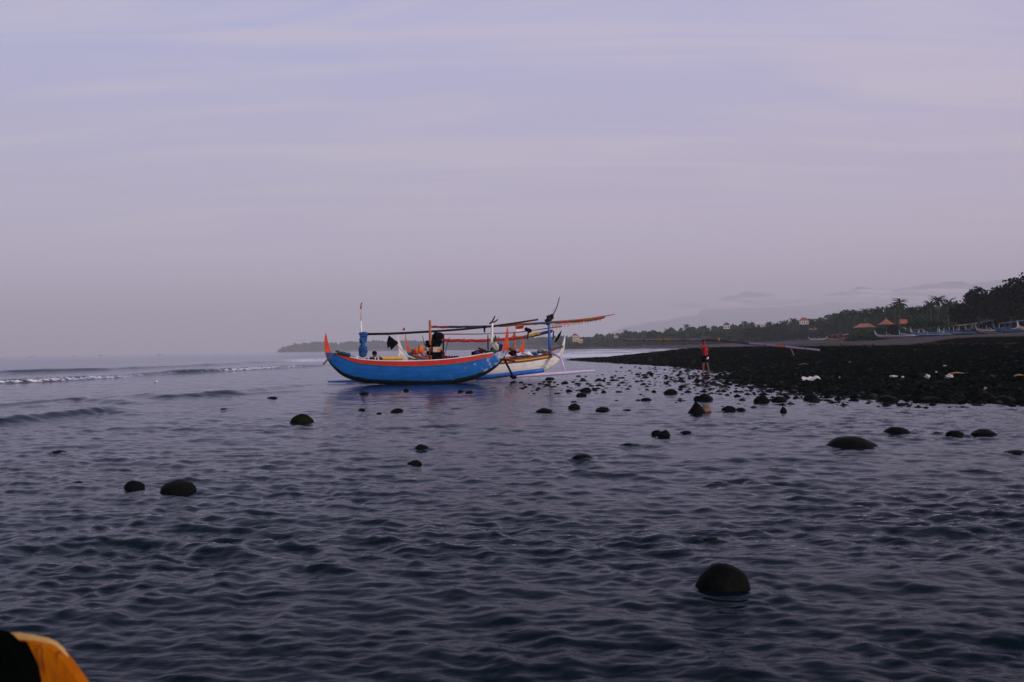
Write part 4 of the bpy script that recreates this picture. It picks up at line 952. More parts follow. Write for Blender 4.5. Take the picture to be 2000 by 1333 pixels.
# ------------------------------------------------------------------ painted end of the boat at our feet, lower left
FD = 1.55
def PF(px, py, dy=0.0): return at_y(px, py, FD + dy)
fb_ = PF(20, 2440); fb_.z = 0.0
fore = thing('boat_stem', 'black and orange painted wooden stem of a boat in the bottom left corner, very close', 'boat', fb_)
paint('fore_orange', (0.40, 0.12, 0.004), (0.28, 0.065, 0.003), scale=14, worn=(0.16, 0.045, 0.008), worn_amt=0.16, stretch=(2.5, 1, .5), rough=.85, spec=.1)
paint('fore_black', (0.0022, 0.003, 0.0026), (0.001, 0.0015, 0.0013), scale=14, rough=.9, bump=.3, spec=.02)
paint('fore_edge', (0.40, 0.27, 0.10), (0.34, 0.17, 0.03), scale=40, worn=(0.35, 0.15, 0.03), worn_amt=.08, rough=.7)
top = [(14, 1250), (40, 1249), (62, 1251), (88, 1255), (106, 1261), (118, 1271), (130, 1286), (146, 1307), (166, 1336), (200, 1392), (250, 1500), (330, 1750), (400, 2100), (430, 2460)]
low = [(60, 2460), (60, 1900), (66, 1500), (64, 1370), (62, 1335), (55, 1308), (44, 1284), (30, 1262)]
MB().prism([PF(a, b_) for a, b_ in top + low], (0, .026, 0)).build('orange_plank', 'fore_orange', fore)
ed = [(12, 1247.5), (36, 1246.5), (62, 1249), (88, 1253), (106, 1259), (119, 1269), (132, 1285)]
MB().tube(resample([PF(a, b_, .006) for a, b_ in ed], 16), [.006, .009, .009, .009, .008, .008, .008, .007, .007, .007, .006, .006, .005, .005, .004, .003], 8).build('worn_edge', 'fore_edge', fore, True)
blk = [(-260, 1225), (-60, 1232), (2, 1240), (14, 1248), (25, 1259), (40, 1261), (52, 1284), (63, 1309), (69, 1335), (72, 1380), (76, 1500), (70, 1900), (66, 2460), (-260, 2460)]
MB().prism([PF(a, b_, -.035) for a, b_ in blk], (0, .04, 0)).build('black_plank', 'fore_black', fore)

# ------------------------------------------------------------------ stones standing in the water
paint('wet_stone', (0.006, 0.0068, 0.0058), (0.0025, 0.003, 0.003), rough=.38, scale=6, bump=.8, spec=.11)
paint('tan_stone', (0.20, 0.13, 0.08), (0.10, 0.065, 0.045), rough=.7, scale=6, bump=.5, spec=.1)
paint('mossy_stone', (0.011, 0.014, 0.005), (0.003, 0.004, 0.003), rough=.7, scale=9, bump=.6, spec=.04)
def stone(px, py, wpx, hpx, label, seed, mat='wet_stone', peak=0.0, group='stones standing in the shallows', asym=0.0, sub=3, rough=1.0):
    c = at_z(px, py - 1, 0.0); D = c.y; w = wpx * D / F_PX; h_ = max(hpx * .88 - 1, 1.5) * D / F_PX
    mb_ = MB(); bm = bmesh.new(); bmesh.ops.create_icosphere(bm, subdivisions=sub, radius=1.0)
    vs = []
    sv_ = Vector((seed * 3.1, seed * 1.3, seed * 5.7))
    for v in bm.verts:
        d = 1 + .16 * rough * mnoise.noise(v.co * 1.3 + sv_) + .07 * rough * mnoise.noise(v.co * 3.1 + sv_) + .045 * mnoise.noise(v.co * 6 + sv_)
        p = v.co * d
        k = 1 - peak * max(p.z, 0) * .75
        vs.append(c + Vector(((p.x * k + asym * max(p.z, 0)) * w * .53, p.y * k * w * .45, -.22 * h_ + p.z * h_ * 1.22)))
    mb_.add(vs, [tuple(v.index for v in f.verts) for f in bm.faces]); bm.free()
    o_ = mb_.build('stone', mat, org=c, smooth=True); return tag(o_, label, 'stone', group)
for i, (a, b_, w_, h_, lab, kw) in enumerate(STONES): stone(a, b_, w_, h_, lab, i + 1, **kw)
# small stones scattered over the shallows between boats and bank, too alike to tell apart
def unit_stone(seed, sub=2, amp=.3):
    bm = bmesh.new(); bmesh.ops.create_icosphere(bm, subdivisions=sub, radius=1.0)
    sv_ = Vector((seed * 2.7, seed * 4.1, seed * .9))
    V = np.array([tuple(v.co * (1 + amp * mnoise.noise(v.co * 1.3 + sv_) + .1 * mnoise.noise(v.co * 3 + sv_))) for v in bm.verts])
    Fc = np.array([[v.index for v in f.verts] for f in bm.faces]); bm.free(); return V, Fc
protos = []
for k in range(6):
    V, Fc = unit_stone(k + 40)
    m_ = MB(); m_.add([tuple(p) for p in V], [tuple(f) for f in Fc]); protos.append(m_.mesh('small_stone', 'wet_stone', smooth=True))
r4 = random.Random(21); cnt = 0
spots = []
while cnt < 236:
    z_ = r4.random()
    if z_ < .55:   a, b_ = r4.uniform(1000, 1420), r4.gauss(754, 9)
    elif z_ < .75: a, b_ = r4.gauss(1120, 70), r4.gauss(752, 7)
    elif z_ < .9:  a, b_ = r4.uniform(1200, 1420), r4.gauss(738, 10)
    else:          a, b_ = r4.uniform(880, 1500), r4.uniform(722, 790)
    if not 712 < b_ < 800 or a < 870: continue
    p = at_z(a, b_, 0.0)
    if float(coast_sd(p.x, p.y)) > -0.15: continue
    spots.append((a, b_, p)); cnt += 1
for i, (a, b_, p) in enumerate(spots):
    w_ = min(r4.lognormvariate(math.log(7.5), .45), 17) * p.y / F_PX
    ob = bpy.data.objects.new('small_stone', protos[i % 6]); col.objects.link(ob)
    ob.location = (p.x, p.y, -.02); ob.scale = (w_ * .5, w_ * .45, w_ * r4.uniform(.22, .38)); ob.rotation_euler = (r4.uniform(-.2, .2), r4.uniform(-.2, .2), r4.uniform(0, 6.28))
    tag(ob, 'small dark stone among many in the shallows between boats and pebble bank', 'stone', 'small stones scattered in the shallows')
# the pebble bank itself: thousands of cobbles in one mass
units = [unit_stone(k + 70, 1, .35) for k in range(8)]
ptsx, ptsy, szs = [], [], []
def scatter(n_, y0, y1, sd0, sd1, smin, smed):
    c_ = 0
    while c_ < n_:
        Yr = np.exp(rng.uniform(math.log(y0), math.log(y1), 6000)); Xr = rng.uniform(4, 36, 6000)
        sd = coast_sd(Xr, Yr); keep = (sd > sd0) & (sd < sd1) & (Xr / Yr < .60) & (rng.random(6000) < np.exp(-np.maximum(sd, 0) / 7 + np.minimum(sd, 0) / 2.2))
        Xr, Yr = Xr[keep], Yr[keep]; ptsx.append(Xr); ptsy.append(Yr); szs.append(np.maximum(smin, rng.lognormal(math.log(smed), .5, len(Xr)))); c_ += len(Xr)
scatter(15000, 20, 60, -0.4, 14, .022, .040)
scatter(2200, 20, 60, -0.7, 6, .035, .060)
scatter(9000, 55, 125, -0.8, 16, .04, .065)
scatter(3000, 21, 62, -2.6, 0.3, .025, .048)
scatter(1500, 22, 66, -7.0, -0.3, .03, .055)
ptsx, ptsy, szs = np.concatenate(ptsx), np.concatenate(ptsy), np.minimum(np.concatenate(szs), .13)
zz_ = land_z(ptsx, ptsy)
allv, allf, off = [], [], 0
for i in range(len(ptsx)):
    V, Fc = units[i % 8]; a = rng.uniform(0, 6.28); ca, sa = math.cos(a), math.sin(a)
    s_ = szs[i]; sx, sy, sz = s_ * rng.uniform(.8, 1.3), s_ * rng.uniform(.7, 1.1), s_ * rng.uniform(.45, .8)
    X_ = V[:, 0] * sx; Y_ = V[:, 1] * sy
    allv.append(np.stack([ptsx[i] + X_ * ca - Y_ * sa, ptsy[i] + X_ * sa + Y_ * ca, max(zz_[i], -.05) + V[:, 2] * sz + sz * .25], 1)); allf.append(Fc + off); off += len(V)
AV = np.concatenate(allv).astype(np.float32); AF = np.concatenate(allf).astype(np.int32)
def tri_object(name, V, Fc, mat, smooth=False, k=3):
    me = bpy.data.meshes.new(name); me.vertices.add(len(V)); me.vertices.foreach_set('co', np.asarray(V, np.float32).ravel())
    me.loops.add(Fc.size); me.loops.foreach_set('vertex_index', Fc.astype(np.int32).ravel())
    me.polygons.add(len(Fc)); me.polygons.foreach_set('loop_start', np.arange(0, Fc.size, k, dtype=np.int32))
    if smooth: me.polygons.foreach_set('use_smooth', np.ones(len(Fc), bool))
    me.materials.append(MATS[mat]); me.update(calc_edges=True); me.validate()
    ob = bpy.data.objects.new(name, me); col.objects.link(ob); WORG[ob] = Vector((0, 0, 0)); return ob
m, n, l, b = nmat('cobble')
gi = n.new('ShaderNodeNewGeometry'); rp = n.new('ShaderNodeValToRGB'); l.new(gi.outputs['Random Per Island'], rp.inputs[0])
rp.color_ramp.elements[0].color = (.0018, .003, .003, 1); rp.color_ramp.elements[1].color = (.040, .040, .036, 1)
e = rp.color_ramp.elements.new(.7); e.color = (.0055, .008, .007, 1)
e = rp.color_ramp.elements.new(.93); e.color = (.012, .014, .012, 1)
l.new(rp.outputs[0], b.inputs['Base Color']); b.inputs['Roughness'].default_value = .7; b.inputs['IOR'].default_value = 1.03
o = tri_object('cobbles', AV, AF, 'cobble', True); o['kind'] = 'stuff'; o['label'] = 'black rounded cobbles covering the beach bank'

# ------------------------------------------------------------------ litter on the bank
def litter(name, px, py, rx, ry, rz, mat, label, cat, seed, amp=.5, grp='litter on the pebble bank'):
    p = hit_land(px, py); mb_ = MB().blob(p + Vector((0, 0, rz * .6 + .06)), (rx, ry, rz), 3, seed, amp, 2.0)
    return tag(mb_.build(name, mat, org=p, smooth=True), label, cat, grp)
paint('plastic_white', (.60, .55, .54), (.42, .38, .37), rough=.5, scale=8)
p = hit_land(1582, 745); q_ = [p + Vector(v) for v in ((-.34, -.18, .04), (.30, -.22, .06), (.35, .12, .15), (-.24, .18, .11))]
tag(cloth_sheet(q_, 22, 12, .12, 6).build('plastic_sheet', 'plastic_white', org=p), 'long crumpled white plastic sheet lying on the black pebbles', 'litter', 'litter on the pebble bank')
litter('plastic_bag', 1745, 741, .13, .1, .035, 'plastic_white', 'thin strip of white plastic right of the crumpled sheet', 'litter', 2)
litter('plastic_bag', 1763, 742, .04, .05, .035, 'plastic_white', 'tiny white scrap beside the thin white strip', 'litter', 3)
litter('plastic_bag', 1812, 742, .075, .08, .055, 'plastic_white', 'rounded white bag between two other white bags on the bank', 'litter', 4, 1.1)
litter('plastic_bag', 1854, 743, .10, .09, .06, 'plastic_white', 'largest white bag on the right part of the bank', 'litter', 5, 1.1)
litter('plastic_bag', 1829, 732, .03, .04, .03, 'plastic_white', 'white speck of plastic above the white bags', 'litter', 6)
litter('plastic_bag', 1845, 719, .06, .07, .02, 'pale_wood', 'pale flat scrap higher up the bank', 'litter', 7)
for i, (a, b_, L_, an) in enumerate([(1868, 737, .5, .1), (1640, 744, .35, 1.2), (1570, 716, .5, -.4), (1660, 712, .2, .6), (1925, 768, .5, 1.0), (1990, 742, .3, .2)]):
    p = hit_land(a, b_); d_ = Vector((math.cos(an), math.sin(an), .03)) * L_
    o = MB().tube([p + Vector((0, 0, .10)) - d_ / 2, p + Vector((0, 0, .13)), p + Vector((0, 0, .10)) + d_ / 2], [.018, .024, .012], 6).build('driftwood', 'ochre_wood', org=p)
    tag(o, ['ochre stick beside the largest white bag', 'short slanting stick right of the crumpled white sheet', 'thin stick lying above the crumpled white sheet', 'tiny stick on the upper bank left of the white bags', 'bare branch by the tall boulder at the water\'s edge', 'short stick at the right edge of the bank'][i], 'driftwood', 'driftwood on the bank')
r5 = random.Random(8)
vs_, fs_l = [], []
mbd = MB()
for i in range(110):
    a = r5.choice([r5.uniform(1600, 1720), r5.uniform(1780, 1990)]); b_ = 676 + r5.gauss(0, 1.2) + (0 if a < 1750 else -2.5)
    p = hit_land(a, b_, 30, 130); mbd.blob(p + Vector((0, 0, .05)), (r5.uniform(.04, .16), .08, r5.uniform(.015, .04)), 1, i, .6)
paint('dry_weed', (.08, .045, .02), (.02, .015, .008), scale=3, rough=.9, spec=.05)
o = mbd.build('wrack_line', 'dry_weed'); o['kind'] = 'stuff'; o['label'] = 'ochre line of dry weed and scraps along the top of the bank'
o = tag(MB().blob(at_z(305, 748, .0) + Vector((0, 0, .05)), (.10, .08, .06), 2, 4, .3).build('float_buoy', 'plastic_white', org=at_z(305, 748, 0), smooth=True), 'small white float drifting in front of the breaking swell at left', 'buoy')

# ------------------------------------------------------------------ far outrigger boats
paint('dull_white', (0.44, 0.41, 0.40), (0.30, 0.28, 0.28)); paint('dull_blue', (0.012, 0.075, 0.19), (0.006, 0.04, 0.11))
hull_paint('dull_white_hull', (0.46, 0.42, 0.40), (0.36, 0.33, 0.31), (0.05, 0.05, 0.05), 0.04, (0.3, 0.26, 0.22), 0.2, (0.3, 0.26, 0.22))
hull_paint('dull_blue_hull', (0.012, 0.09, 0.24), (0.008, 0.05, 0.15), (0.02, 0.03, 0.04), 0.15, (0.3, 0.32, 0.34), 0.3, (0.01, 0.04, 0.1))
DULLED = {'white_paint': 'dull_white', 'blue_paint': 'dull_blue', 'white_hull': 'dull_white_hull', 'blue_hull': 'dull_blue_hull'}  # darker copies of the boat paints, toning down the far boats' brightness
def far_boat(label, group, hullmat, finmat, px, D, L, yaw, zsink=0.0, spars=2, tilt=0.0, sailmat='blue_cloth', z=None, mast=1.6, keep_tone=False):
    if not keep_tone: hullmat = DULLED.get(hullmat, hullmat)
    if not keep_tone: finmat = DULLED.get(finmat, finmat)
    p = at_y(px, 660, D); p.z = float(land_z(p.x, p.y)) - zsink if z is None else z
    t_ = thing('outrigger_boat', label, 'boat', p, group)
    u_ = Vector((math.cos(yaw), math.sin(yaw), tilt)).normalized(); n_ = Vector((-math.sin(yaw), math.cos(yaw), 0)); h2 = L / 2
    sk = [-h2, -h2 * .93, -h2 * .78, -h2 * .5, 0, h2 * .5, h2 * .78, h2 * .93, h2]; zk = [.75, .5, .22, .04, 0, .04, .22, .5, .75]
    zs = [.95, .86, .76, .66, .62, .66, .76, .86, .95]
    H_ = Hull(p, u_, n_, sk, zk, sk, zs, .8, 26, 5)
    H_.shell().build('hull', hullmat, t_, True); H_.shell(.04).build('inner_lining', 'hull_inside', t_, True)
    for sd in (-1, 1): H_.rail(1, 24, sd, .05, .06).build('gunwale_rail', finmat, t_)
    for sg in (-1, 1):
        o_ = [p + u_ * (sg * h2 * a) + Vector((0, 0, b_)) for a, b_ in ((.88, .80), (.96, 1.05), (1.01, 1.45), (1.05, 1.85), (1.055, 1.45), (1.04, .95), (.99, .70))]
        MB().prism(o_, n_ * .09).build('end_fin', finmat, t_)
    for a in (-.38, .30):
        q = p + u_ * (h2 * a)
        pts_ = [q - n_ * 2.0 + Vector((0, 0, .35)), q - n_ * 1.7 + Vector((0, 0, .8)), q - n_ * .8 + Vector((0, 0, .92)), q + n_ * .8 + Vector((0, 0, .92)), q + n_ * 1.7 + Vector((0, 0, .8)), q + n_ * 2.0 + Vector((0, 0, .35))]
        MB().tube(pts_, .055, 6).build('outrigger_arm', finmat, t_)
    for sd in (-1, 1): MB().tube([p - u_ * h2 * .8 + n_ * (2.0 * sd) + Vector((0, 0, .32)), p + n_ * (2.0 * sd) + Vector((0, 0, .27)), p + u_ * h2 * .8 + n_ * (2.0 * sd) + Vector((0, 0, .32))], .085, 6).build('outrigger_float', hullmat if hullmat != 'orange_hull' else 'orange_paint', t_)
    if spars:
        MB().tube([p + u_ * (h2 * .12) + Vector((0, 0, .4)), p + u_ * (h2 * .12) + Vector((0, 0, mast))], .055, 6).build('mast', 'pale_wood', t_)
        MB().tube([p - u_ * (h2 * .5) + Vector((0, 0, .4)), p - u_ * (h2 * .5) + Vector((0, 0, mast * .9))], .05, 6).build('post', finmat, t_)
    if spars > 1:
        q0, q1 = p - u_ * h2 * .75 + Vector((0, 0, mast * .82)), p + u_ * h2 * .9 + Vector((0, 0, mast * 1.15))
        MB().tube([q0, q1], .05, 6).build('boom', 'ochre_wood', t_)
        roll_sail([q0.lerp(q1, .15) - Vector((0, 0, .05)), q0.lerp(q1, .8) - Vector((0, 0, .05))], .12, int(px) % 17, 16).build('furled_sail', sailmat, t_, True)
    return t_
G = 'outrigger boats drawn up on the far beach'
Y_ = math.radians
far_boat('white prowed blue outrigger boat, leftmost of the beached row', G, 'white_hull', 'white_paint', 1752, 205, 8.4, Y_(-8), 0, 1)
far_boat('blue outrigger boat behind the white prowed one on the far beach', G, 'pale_blue_hull', 'blue_paint', 1800, 212, 9.0, Y_(-5), 0, 2)
far_boat('pale blue outrigger boat with white fins, third along the beached row', G, 'pale_blue_hull', 'white_paint', 1826, 196, 8.6, Y_(-14), 0, 2, sailmat='navy_cloth')
far_boat('teal outrigger boat in the middle of the beached row', G, 'teal_hull', 'blue_paint', 1858, 200, 8.0, Y_(-4), 0, 1)
far_boat('short white outrigger boat seen end on in the beached row', G, 'white_hull', 'white_paint', 1852, 206, 7.0, Y_(38), 0, 1)
far_boat('blue outrigger boat with ochre boom right of the teal one', G, 'pale_blue_hull', 'blue_paint', 1892, 186, 8.0, Y_(-10), 0, 2, sailmat='cream_cloth', mast=2.0)
far_boat('slender blue and white boat at the row\'s right end', G, 'pale_blue_hull', 'white_paint', 1915, 192, 7.5, Y_(22), 0, 2, mast=2.2)
far_boat('white outrigger boat just left of the bright blue one under the trees', G, 'white_hull', 'white_paint', 1947, 172, 6.6, Y_(-12), 0, 1)
far_boat('bright blue outrigger boat below the dark trees at right', G, 'blue_hull', 'blue_paint', 1984, 158, 6.6, Y_(-6), 0, 2, mast=1.9)
far_boat('white finned boat cut off by the right edge', G, 'white_hull', 'white_paint', 2032, 152, 6.4, Y_(-6), 0, 1)
far_boat('lone white outrigger boat on the sand in front of the green trees', G, 'white_hull', 'white_paint', 1597, 440, 7.6, 0.0, 0, 1, keep_tone=True)
far_boat('left of two orange outrigger boats with white frames', G, 'orange_hull', 'white_paint', 1633, 405, 6.5, Y_(-10), 0, 2, sailmat='orange_cloth', mast=2.6)
far_boat('right of two orange outrigger boats with white frames', G, 'orange_hull', 'orange_paint', 1653, 398, 6.0, Y_(10), 0, 2, sailmat='white_cloth', mast=2.4)
G2 = 'distant boats on the horizon'
for a, D_, lab in ((62, 1500, 'tiny distant boat on the horizon, farthest left'), (145, 1700, 'tiny distant boat on the horizon, second from left'), (196, 1350, 'tiny distant boat on the horizon, third from left'), (312, 1300, 'tiny distant boat on the horizon, nearest to the moored boats')):
    far_boat(lab, G2, 'teal_hull', 'dark_wood', a, D_, 4.5, .2, 0, 1, z=-.05, mast=2.6)

# ------------------------------------------------------------------ trees
def foliage_mat(name, c, c2):
    m_, n_, l_, b__ = nmat(name)
    g_ = n_.new('ShaderNodeNewGeometry'); t_ = n_.new('ShaderNodeTexCoord')
    ns = n_.new('ShaderNodeTexNoise'); ns.inputs['Scale'].default_value = .5; l_.new(t_.outputs['Object'], ns.inputs['Vector'])
    ad = n_.new('ShaderNodeMath'); ad.operation = 'MULTIPLY_ADD'; l_.new(g_.outputs['Random Per Island'], ad.inputs[0]); ad.inputs[1].default_value = .5
    l_.new(ns.outputs[0], ad.inputs[2])
    r_ = n_.new('ShaderNodeMapRange'); l_.new(ad.outputs[0], r_.inputs[0]); r_.inputs[1].default_value = .35; r_.inputs[2].default_value = 1.0
    mx_ = n_.new('ShaderNodeMixRGB'); mx_.inputs[1].default_value = (*c2, 1); mx_.inputs[2].default_value = (*c, 1); l_.new(r_.outputs[0], mx_.inputs[0])
    l_.new(mx_.outputs[0], b__.inputs['Base Color']); b__.inputs['Roughness'].default_value = .75; b__.inputs['IOR'].default_value = 1.02
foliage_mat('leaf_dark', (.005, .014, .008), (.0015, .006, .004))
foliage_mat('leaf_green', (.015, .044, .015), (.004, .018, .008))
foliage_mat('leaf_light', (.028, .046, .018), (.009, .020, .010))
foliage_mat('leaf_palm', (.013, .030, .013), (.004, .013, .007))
paint('bark', (.09, .07, .055), (.05, .04, .032), scale=3, spec=.05)
def leaf_cloud(blobs, n_, size, r_, flat=.0):
    """n_ leaf-clump quads spread through the shells of ellipsoid blobs: (centre, radii)"""
    vol = np.array([b_[1][0] * b_[1][1] * b_[1][2] for b_ in blobs]) ** .67; pr = vol / vol.sum()
    ib = r_.choice(len(blobs), n_, p=pr)
    C = np.array([tuple(b_[0]) for b_ in blobs])[ib]; Rr = np.array([b_[1] for b_ in blobs])[ib]
    d = r_.normal(size=(n_, 3)); d /= np.linalg.norm(d, axis=1, keepdims=True)
    rad = r_.uniform(.55, 1.08, (n_, 1)); P_ = C + d * Rr * rad
    nr = d + r_.normal(size=(n_, 3)) * .7; nr /= np.linalg.norm(nr, axis=1, keepdims=True)
    a = np.cross(nr, r_.normal(size=(n_, 3))); a /= np.linalg.norm(a, axis=1, keepdims=True); b_ = np.cross(nr, a)
    sz = size * r_.uniform(.55, 1.35, (n_, 1))
    V = np.stack([P_ - a * sz, P_ - b_ * sz * .6, P_ + a * sz, P_ + b_ * sz * .6], 1).reshape(-1, 3)
    return V, np.arange(4 * n_).reshape(-1, 4)
def quad_child(name, V, Fc, mat, parent):
    o_ = WORG[parent]; ob = tri_object(name, V - np.array(o_), Fc, mat, False, 4); ob.parent = parent; WORG[ob] = Vector(o_); return ob
def broad_tree(label, px, ptop, D, wpx, mat, seed, name='broadleaf_tree', group='trees behind the beach', nleaf=1600, leaf=None, low=.25, nb=9):
    top = at_y(px, ptop, D); g = float(land_z(top.x, top.y)); H_ = max(top.z - g, 3.0); w_ = wpx * D / F_PX / 2
    t_ = thing(name, label, 'tree', (top.x, top.y, g), group); r_ = np.random.default_rng(seed); rr = random.Random(seed)
    blobs = [((top.x, top.y, g + H_ * .82), (w_ * .5, w_ * .5, H_ * .2))]
    for k in range(nb):
        an = k * 2.4 + rr.uniform(-.4, .4); ra = w_ * rr.uniform(.35, .72); hz = rr.uniform(low + .12, .82)
        ra *= 1.0 if hz < .65 else .7
        blobs.append(((top.x + math.cos(an) * ra, top.y + math.sin(an) * ra, g + H_ * hz), (w_ * rr.uniform(.28, .5), w_ * rr.uniform(.28, .5), H_ * rr.uniform(.09, .17))))
    V, Fc = leaf_cloud(blobs, nleaf, leaf or .0016 * D, r_)
    mt = MB().tube([(top.x, top.y, g - .3), (top.x + .1 * w_, top.y, g + H_ * .3), (top.x, top.y, g + H_ * .7)], [H_ * .035, H_ * .025, H_ * .01], 7)
    tr = mt.build('trunk', 'bark', t_)
    for k in range(min(5, nb)):
        c_ = Vector(blobs[k + 1][0]); s0 = Vector((top.x, top.y, g + H_ * .32))
        MB().tube([s0, s0.lerp(c_, .55) + Vector((0, 0, -.03 * H_)), c_], [H_ * .016, H_ * .011, H_ * .005], 5).build('limb', 'bark', tr)
    quad_child('crown', V, Fc, mat, t_); return t_
def palm(label, px, ptop, D, seed, group='coconut palms above the woodland', mat='leaf_palm', fr=2.9, lean=.0):
    top = at_y(px, ptop, D); g = float(land_z(top.x, top.y)); H_ = top.z - g - fr * .45; rr = random.Random(seed)
    t_ = thing('coconut_palm', label, 'palm tree', (top.x, top.y, g), group)
    head = Vector((top.x, top.y, g + H_)); b0 = Vector((top.x - lean * H_, top.y, g - .3))
    MB().tube(resample([b0, b0.lerp(head, .5) + Vector((lean * H_ * .15, 0, 0)), head], 7), [.26, .20, .17, .16, .15, .14, .13], 7).build('trunk', 'bark', t_)
    V, Fc = [], []
    for k in range(38):
        az = k * 2.399; el0 = rr.uniform(-.35, 1.25); L_ = fr * rr.uniform(.8, 1.1)
        d = Vector((math.cos(az), math.sin(az), 0)); sd = Vector((-math.sin(az), math.cos(az), 0)); p = head.copy(); el = el0
        prev = None
        for s_ in range(7):
            wd = L_ * .095 * math.sin(math.pi * (s_ + .6) / 7.4)
            row = [p - sd * wd - Vector((0, 0, wd * .55)), p.copy(), p + sd * wd - Vector((0, 0, wd * .55))]
            if prev:
                o_ = len(V); jag = rr.uniform(.45, 1)
                V += prev + [row[0].lerp(row[1], 1 - jag), row[1], row[2].lerp(row[1], 1 - jag)]; Fc += [(o_, o_ + 1, o_ + 4, o_ + 3), (o_ + 1, o_ + 2, o_ + 5, o_ + 4)]
            prev = row; p = p + (d * math.cos(el) + Vector((0, 0, math.sin(el)))) * (L_ / 6); el -= .24
    m_ = MB(); m_.add(V, Fc); m_.build('crown', mat, t_); return t_
# big dark trees at the right
GD = 'big dark trees at the right end of the beach'
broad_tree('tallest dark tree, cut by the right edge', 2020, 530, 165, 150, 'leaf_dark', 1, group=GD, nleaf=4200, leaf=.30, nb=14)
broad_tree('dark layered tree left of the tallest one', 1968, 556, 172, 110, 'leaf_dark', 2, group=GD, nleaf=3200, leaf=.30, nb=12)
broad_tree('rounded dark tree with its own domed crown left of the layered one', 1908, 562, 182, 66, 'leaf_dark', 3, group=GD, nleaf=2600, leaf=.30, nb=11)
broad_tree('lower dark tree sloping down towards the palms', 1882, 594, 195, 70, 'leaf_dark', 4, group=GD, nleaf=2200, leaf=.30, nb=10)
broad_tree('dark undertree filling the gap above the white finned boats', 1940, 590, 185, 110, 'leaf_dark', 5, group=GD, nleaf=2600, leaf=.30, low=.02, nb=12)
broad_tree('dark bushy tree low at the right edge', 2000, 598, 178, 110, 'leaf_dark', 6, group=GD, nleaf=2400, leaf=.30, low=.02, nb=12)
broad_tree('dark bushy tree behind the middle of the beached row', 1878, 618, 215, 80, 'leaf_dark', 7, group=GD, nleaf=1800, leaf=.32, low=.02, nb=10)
# mid trees
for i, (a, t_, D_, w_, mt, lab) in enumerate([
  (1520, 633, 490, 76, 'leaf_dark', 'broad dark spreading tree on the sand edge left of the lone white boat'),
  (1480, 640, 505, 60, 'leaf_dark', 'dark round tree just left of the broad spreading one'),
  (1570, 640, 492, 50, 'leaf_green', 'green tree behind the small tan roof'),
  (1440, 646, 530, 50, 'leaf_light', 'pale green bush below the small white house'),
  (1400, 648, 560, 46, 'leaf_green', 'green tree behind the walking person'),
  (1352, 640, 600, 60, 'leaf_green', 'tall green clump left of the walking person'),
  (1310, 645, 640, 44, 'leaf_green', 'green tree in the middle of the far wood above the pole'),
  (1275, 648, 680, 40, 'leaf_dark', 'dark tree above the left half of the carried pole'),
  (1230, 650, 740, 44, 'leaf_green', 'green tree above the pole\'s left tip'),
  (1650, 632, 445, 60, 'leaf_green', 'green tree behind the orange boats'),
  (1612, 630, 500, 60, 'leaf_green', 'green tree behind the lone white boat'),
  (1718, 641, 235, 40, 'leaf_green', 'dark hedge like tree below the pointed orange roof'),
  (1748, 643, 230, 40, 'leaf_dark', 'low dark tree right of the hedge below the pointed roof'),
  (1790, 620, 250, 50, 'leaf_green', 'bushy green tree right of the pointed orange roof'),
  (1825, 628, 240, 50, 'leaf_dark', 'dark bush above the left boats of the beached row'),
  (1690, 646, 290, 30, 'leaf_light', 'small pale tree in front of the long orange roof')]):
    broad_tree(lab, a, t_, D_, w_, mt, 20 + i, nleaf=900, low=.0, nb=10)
for i, (a, t_, D_, fr, ln, lab) in enumerate([
  (1757, 584, 268, 3.4, .02, 'tallest palm standing alone above the orange roofs'), (1747, 592, 272, 3.0, -.03, 'slightly lower palm touching the tallest one on its left'),
  (1832, 579, 240, 3.2, .02, 'tall palm at the top of the right palm cluster'), (1817, 587, 245, 3.0, -.04, 'palm with leaning trunk left in the right cluster'),
  (1852, 584, 235, 3.0, .03, 'palm right of the top one in the right cluster'), (1803, 597, 250, 2.6, .06, 'thin leaning palm at the left of the right cluster'), (1866, 592, 238, 2.8, .0, 'palm at the right end of the cluster beside the dark trees'),
  (1712, 601, 300, 3.0, .02, 'palm left of the tallest pair above the pointed roof'), (1690, 603, 310, 3.0, .0, 'palm above the long orange roof'), (1668, 605, 330, 3.2, -.02, 'palm left of the one above the long roof'), (1640, 611, 350, 3.2, .02, 'palm above the orange boats'), (1780, 600, 262, 2.8, .02, 'palm in the dip between the two palm clusters'),
  (1341, 634, 590, 3.6, .0, 'single tall palm left of the walking person'), (1376, 636, 580, 3.4, .03, 'round headed palm right above the walking person'), (1548, 622, 470, 3.2, .0, 'palm left of the red roofed house'), (1455, 628, 540, 3.4, .0, 'palm between the small white house and the white villas'), (1222, 644, 720, 3.6, .0, 'far palm above the pole\'s left end'), (1302, 642, 650, 3.4, .02, 'far palm above the pole\'s yellow band')]):
    palm(lab, a, t_, D_, 60 + i, fr=fr * .82, lean=ln)
